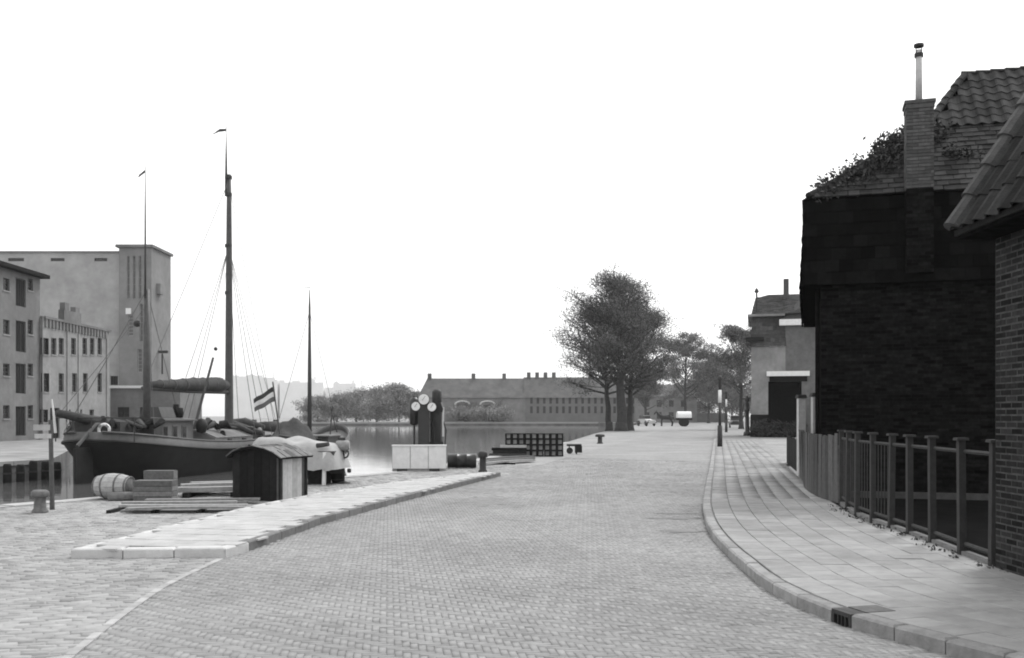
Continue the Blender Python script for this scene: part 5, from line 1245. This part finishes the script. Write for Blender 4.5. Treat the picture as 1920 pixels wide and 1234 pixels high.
# fuel pumps behind a white concrete guard
PY = 30.6; px0 = fx(785, PY)
gd = thing('pump_guard', 'white three-panel concrete guard block in front of the fuel pumps', 'guard block', (fx(786, 30.0), 30.0, QZ), R(4))
for k in range(3):
    x0 = -.79 + k * .53; q = MB(); q.bx(x0 + .008, x0 + .522, -.14, .14, .08, .74); q.build('panel', m_white, gd)
MB().bx(-.79, .80, -.10, .10, .0, .72).build('core', m_woodpale, gd); MB().bx(-.80, .81, -.17, .20, .742, .775).build('cover_slab', m_white, gd)
for x in (-.5, .45): MB().bx(x - .15, x + .15, -.17, .17, 0, .075).build('foot', m_iron, gd)
def pump(label, loc_, rz, globes):
    t = thing('fuel_pump', label, 'fuel pump', loc_, rz)
    b = MB(); b.bx(-.20, .20, -.19, .19, 0, .12); b.bx(-.17, .17, -.16, .16, .12, 1.75); b.build('cabinet', m_pump, t)
    MB().bx(-.15, .15, -.168, -.161, .25, .95).build('door', m_iron, t)
    h = MB(); h.prism([(-.20, 1.75), (.20, 1.75), (.22, 1.85), (.16, 2.05), (-.16, 2.05), (-.22, 1.85)], -.17, .17, 'y'); h.build('head', m_pump, t)
    for gx, gz, gr, gy in globes:
        c = MB().lathe([(gr, 0), (gr, .05), (gr * .9, .06)], 24, (gx, -.17, gz), Matrix.Rotation(R(90), 3, 'X')).build('dial', m_iron, t)
        MB().lathe([(gr * .92, .061), (gr * .90, .066)], 24, (gx, -.17, gz), Matrix.Rotation(R(90), 3, 'X')).build('dial_face', m_white, c)
        nd = MB(); nd.box((gx, -.238, gz + gr * .2), (.012, .004, gr * .9), 0, 0, .6); nd.build('needle', m_pump, c)
    hs_ = MB(); hs_.tube([(.19, 0, 1.55), (.30, -.02, 1.2), (.27, -.05, .7), (.20, -.05, .45), (.185, -.04, .85)], .02, 7); hs_.build('hose', m_tyre, t)
    return t
pump('dark fuel pump with three round white dials behind the white guard', (fx(795, PY), PY, QZ), R(3), ((-.0, 2.13, .17, 0), (-.24, 1.92, .14, 0), (.24, 1.90, .14, 0)))
p2_ = pump('second black fuel pump with side tank standing behind the dialled one', (fx(818, PY + .5), PY + .55, QZ), R(-4), ())
MB().lathe([(.13, 0), (.15, .05), (.15, .35), (.10, .42)], 14, (.02, -.02, 2.02)).build('glass_cylinder', m_iron, p2_, True); MB().bx(.18, .23, -.03, .03, 1.0, 1.9).build('white_pipe', m_white, p2_)
pt_ = thing('pump_tank', 'small dark tank hanging at head height beside the dialled pump', 'tank', (fx(776, PY + .3), PY + .42, QZ)); MB().lathe([(.09, 1.35), (.14, 1.4), (.14, 2.1), (.08, 2.2)], 12).build('tank', m_pump, pt_, True); MB().tube([(0, 0, 0), (0, 0, 1.4)], .03, 8).build('stand_pipe', m_pump, pt_); MB().lathe([(.12, 0), (.10, .03)], 12).build('foot', m_iron, pt_)
# drum lying down with a grey board on top
dg = G(866, 879)
dr_ = thing('oil_drum', 'black ribbed oil drum lying on its side next to the white guard', 'drum', (dg.x, dg.y, QZ), R(3)); MX = Matrix.Rotation(R(90), 3, 'Y')
MB().lathe([(.21, -.45), (.225, -.44), (.22, -.42), (.22, -.16), (.232, -.15), (.22, -.14), (.22, .14), (.232, .15), (.22, .16), (.22, .42), (.225, .44), (.21, .45)], 20, (0, 0, .232), MX).build('body', m_pump, dr_, True)
MB().lathe([(.20, .44), (.19, .435)], 20, (0, 0, .232), MX).build('end_plate', m_iron, dr_); MB().lathe([(.03, .436), (.03, .46)], 8, (0, .1, .30), MX).build('bung', m_zinc, dr_)
for k in range(3): plank('grey board lying on the quay between drum and crates', (dg.x + .55 + k * .1, dg.y + 1.6 + k * .5), (dg.x + 2.3, dg.y + 4.2 + k * .35), .24, .06, .06 + .05 * k, m_pl, 'boards between drum and crates')
o = MB().bx(-.05, .05, -.6, .9, 0, .055).build('bearer', m_wooddark, None); o.location = (dg.x + 1.3, dg.y + 2.8, QZ); o.rotation_euler = (0, 0, .6); tag(o, 'dark bearer under the boards by the drum', 'timber')
# stack of open crates
cw_, chh, cdp = .262, .232, .36
def crate_proto():
    t = thing('open_crate', 'dark open-ended bottle crate stacked in the pile on the quay', 'crate', (0, 0, 0), 0, 'open crates piled on the quay')
    MB().bx(-cw_ / 2, cw_ / 2, 0, cdp, 0, .035).build('bottom', m_wooddark, t); MB().bx(-cw_ / 2, cw_ / 2, 0, cdp, chh - .035, chh - .004).build('top', m_wooddark, t)
    MB().bx(-cw_ / 2, -cw_ / 2 + .055, 0, cdp, .036, chh - .036).build('side', m_wooddark, t); MB().bx(cw_ / 2 - .057, cw_ / 2 - .003, 0, cdp, .036, chh - .036).build('side', m_wooddark, t)
    MB().bx(-cw_ / 2 + .057, cw_ / 2 - .059, .10, .12, .037, chh - .037).build('inner_panel', m_woodpale, t)
    return t
cs = G(1057, 857); c0 = crate_proto(); first = True; ang = R(-3)
for r_ in range(4):
    for c_ in range(9):
        if c_ < 3 and r_ < 2: continue
        o = c0 if first else clone(c0); first = False
        x = -2.36 + (c_ + .5) * cw_ + random.uniform(-.006, .006); y = random.uniform(-.02, .03) + .3
        o.location = (cs.x + x * math.cos(ang), cs.y + y + x * math.sin(ang), QZ + r_ * chh); o.rotation_euler = (0, 0, ang + random.gauss(0, .015))
un = thing('plank_stack', 'stack of dark and pale planks carrying the low end of the crate pile', 'plank stack', (cs.x - 2.1, cs.y + .5, QZ), ang)
for k, (xa, xb, mm__) in enumerate(((-.9, .62, m_woodgrey), (-.75, .62, m_wooddark), (-.8, .62, m_wooddark), (-.45, .62, m_woodpale))):
    MB().bx(xa, xb, -.2, .2, k * .116, k * .116 + .108).build('plank', mm__, un)
# hand barrow beside the crates
hbp = G(1076, 852); hb2 = thing('hand_barrow', 'small dark hand barrow beside the crate pile', 'barrow', (hbp.x, hbp.y, QZ))
MB().bx(-.30, .32, -.2, .2, .34, .42).build('platform', m_wooddark, hb2); MB().bx(.05, .34, -.2, .2, .06, .338).build('box', m_wooddark, hb2)
MB().lathe([(.05, -.03), (.14, -.03), (.14, .03), (.05, .03)], 16, (-.18, 0, .14), Matrix.Rotation(R(90), 3, 'X')).build('wheel', m_iron, hb2); MB().tube([(-.18, .05, .14), (-.2, .05, .36)], .025, 6).build('fork', m_iron, hb2); MB().bx(.08, .13, -.15, .15, 0, .06).build('leg', m_wooddark, hb2)

# weeds along the fence footing
weeds = leaf_cloud([(FP[i][0] - .12 + random.gauss(0, .03), FP[i][1] + random.uniform(-.5, .8), .13) for i in range(8) for _ in range(5)], 10, .03, .02, m_ivy, 'weeds'); stuff(weeds); tag(weeds, 'small weeds sprouting along the fence footing', 'weeds')

# ================================================================== haze over the far bank
hm = bpy.data.materials.new('haze'); hm.use_nodes = True; t = hm.node_tree; t.nodes.clear()
vo = t.nodes.new('ShaderNodeVolumePrincipled'); oo = t.nodes.new('ShaderNodeOutputMaterial'); vo.inputs['Color'].default_value = (.9, .9, .9, 1); vo.inputs['Density'].default_value = .00028; vo.inputs['Anisotropy'].default_value = .2
t.links.new(vo.outputs[0], oo.inputs['Volume'])
hz_ = MB(); hz_.bx(-450, 450, -80, 1000, -4.5, 70); ho = hz_.build('haze', hm); stuff(ho)
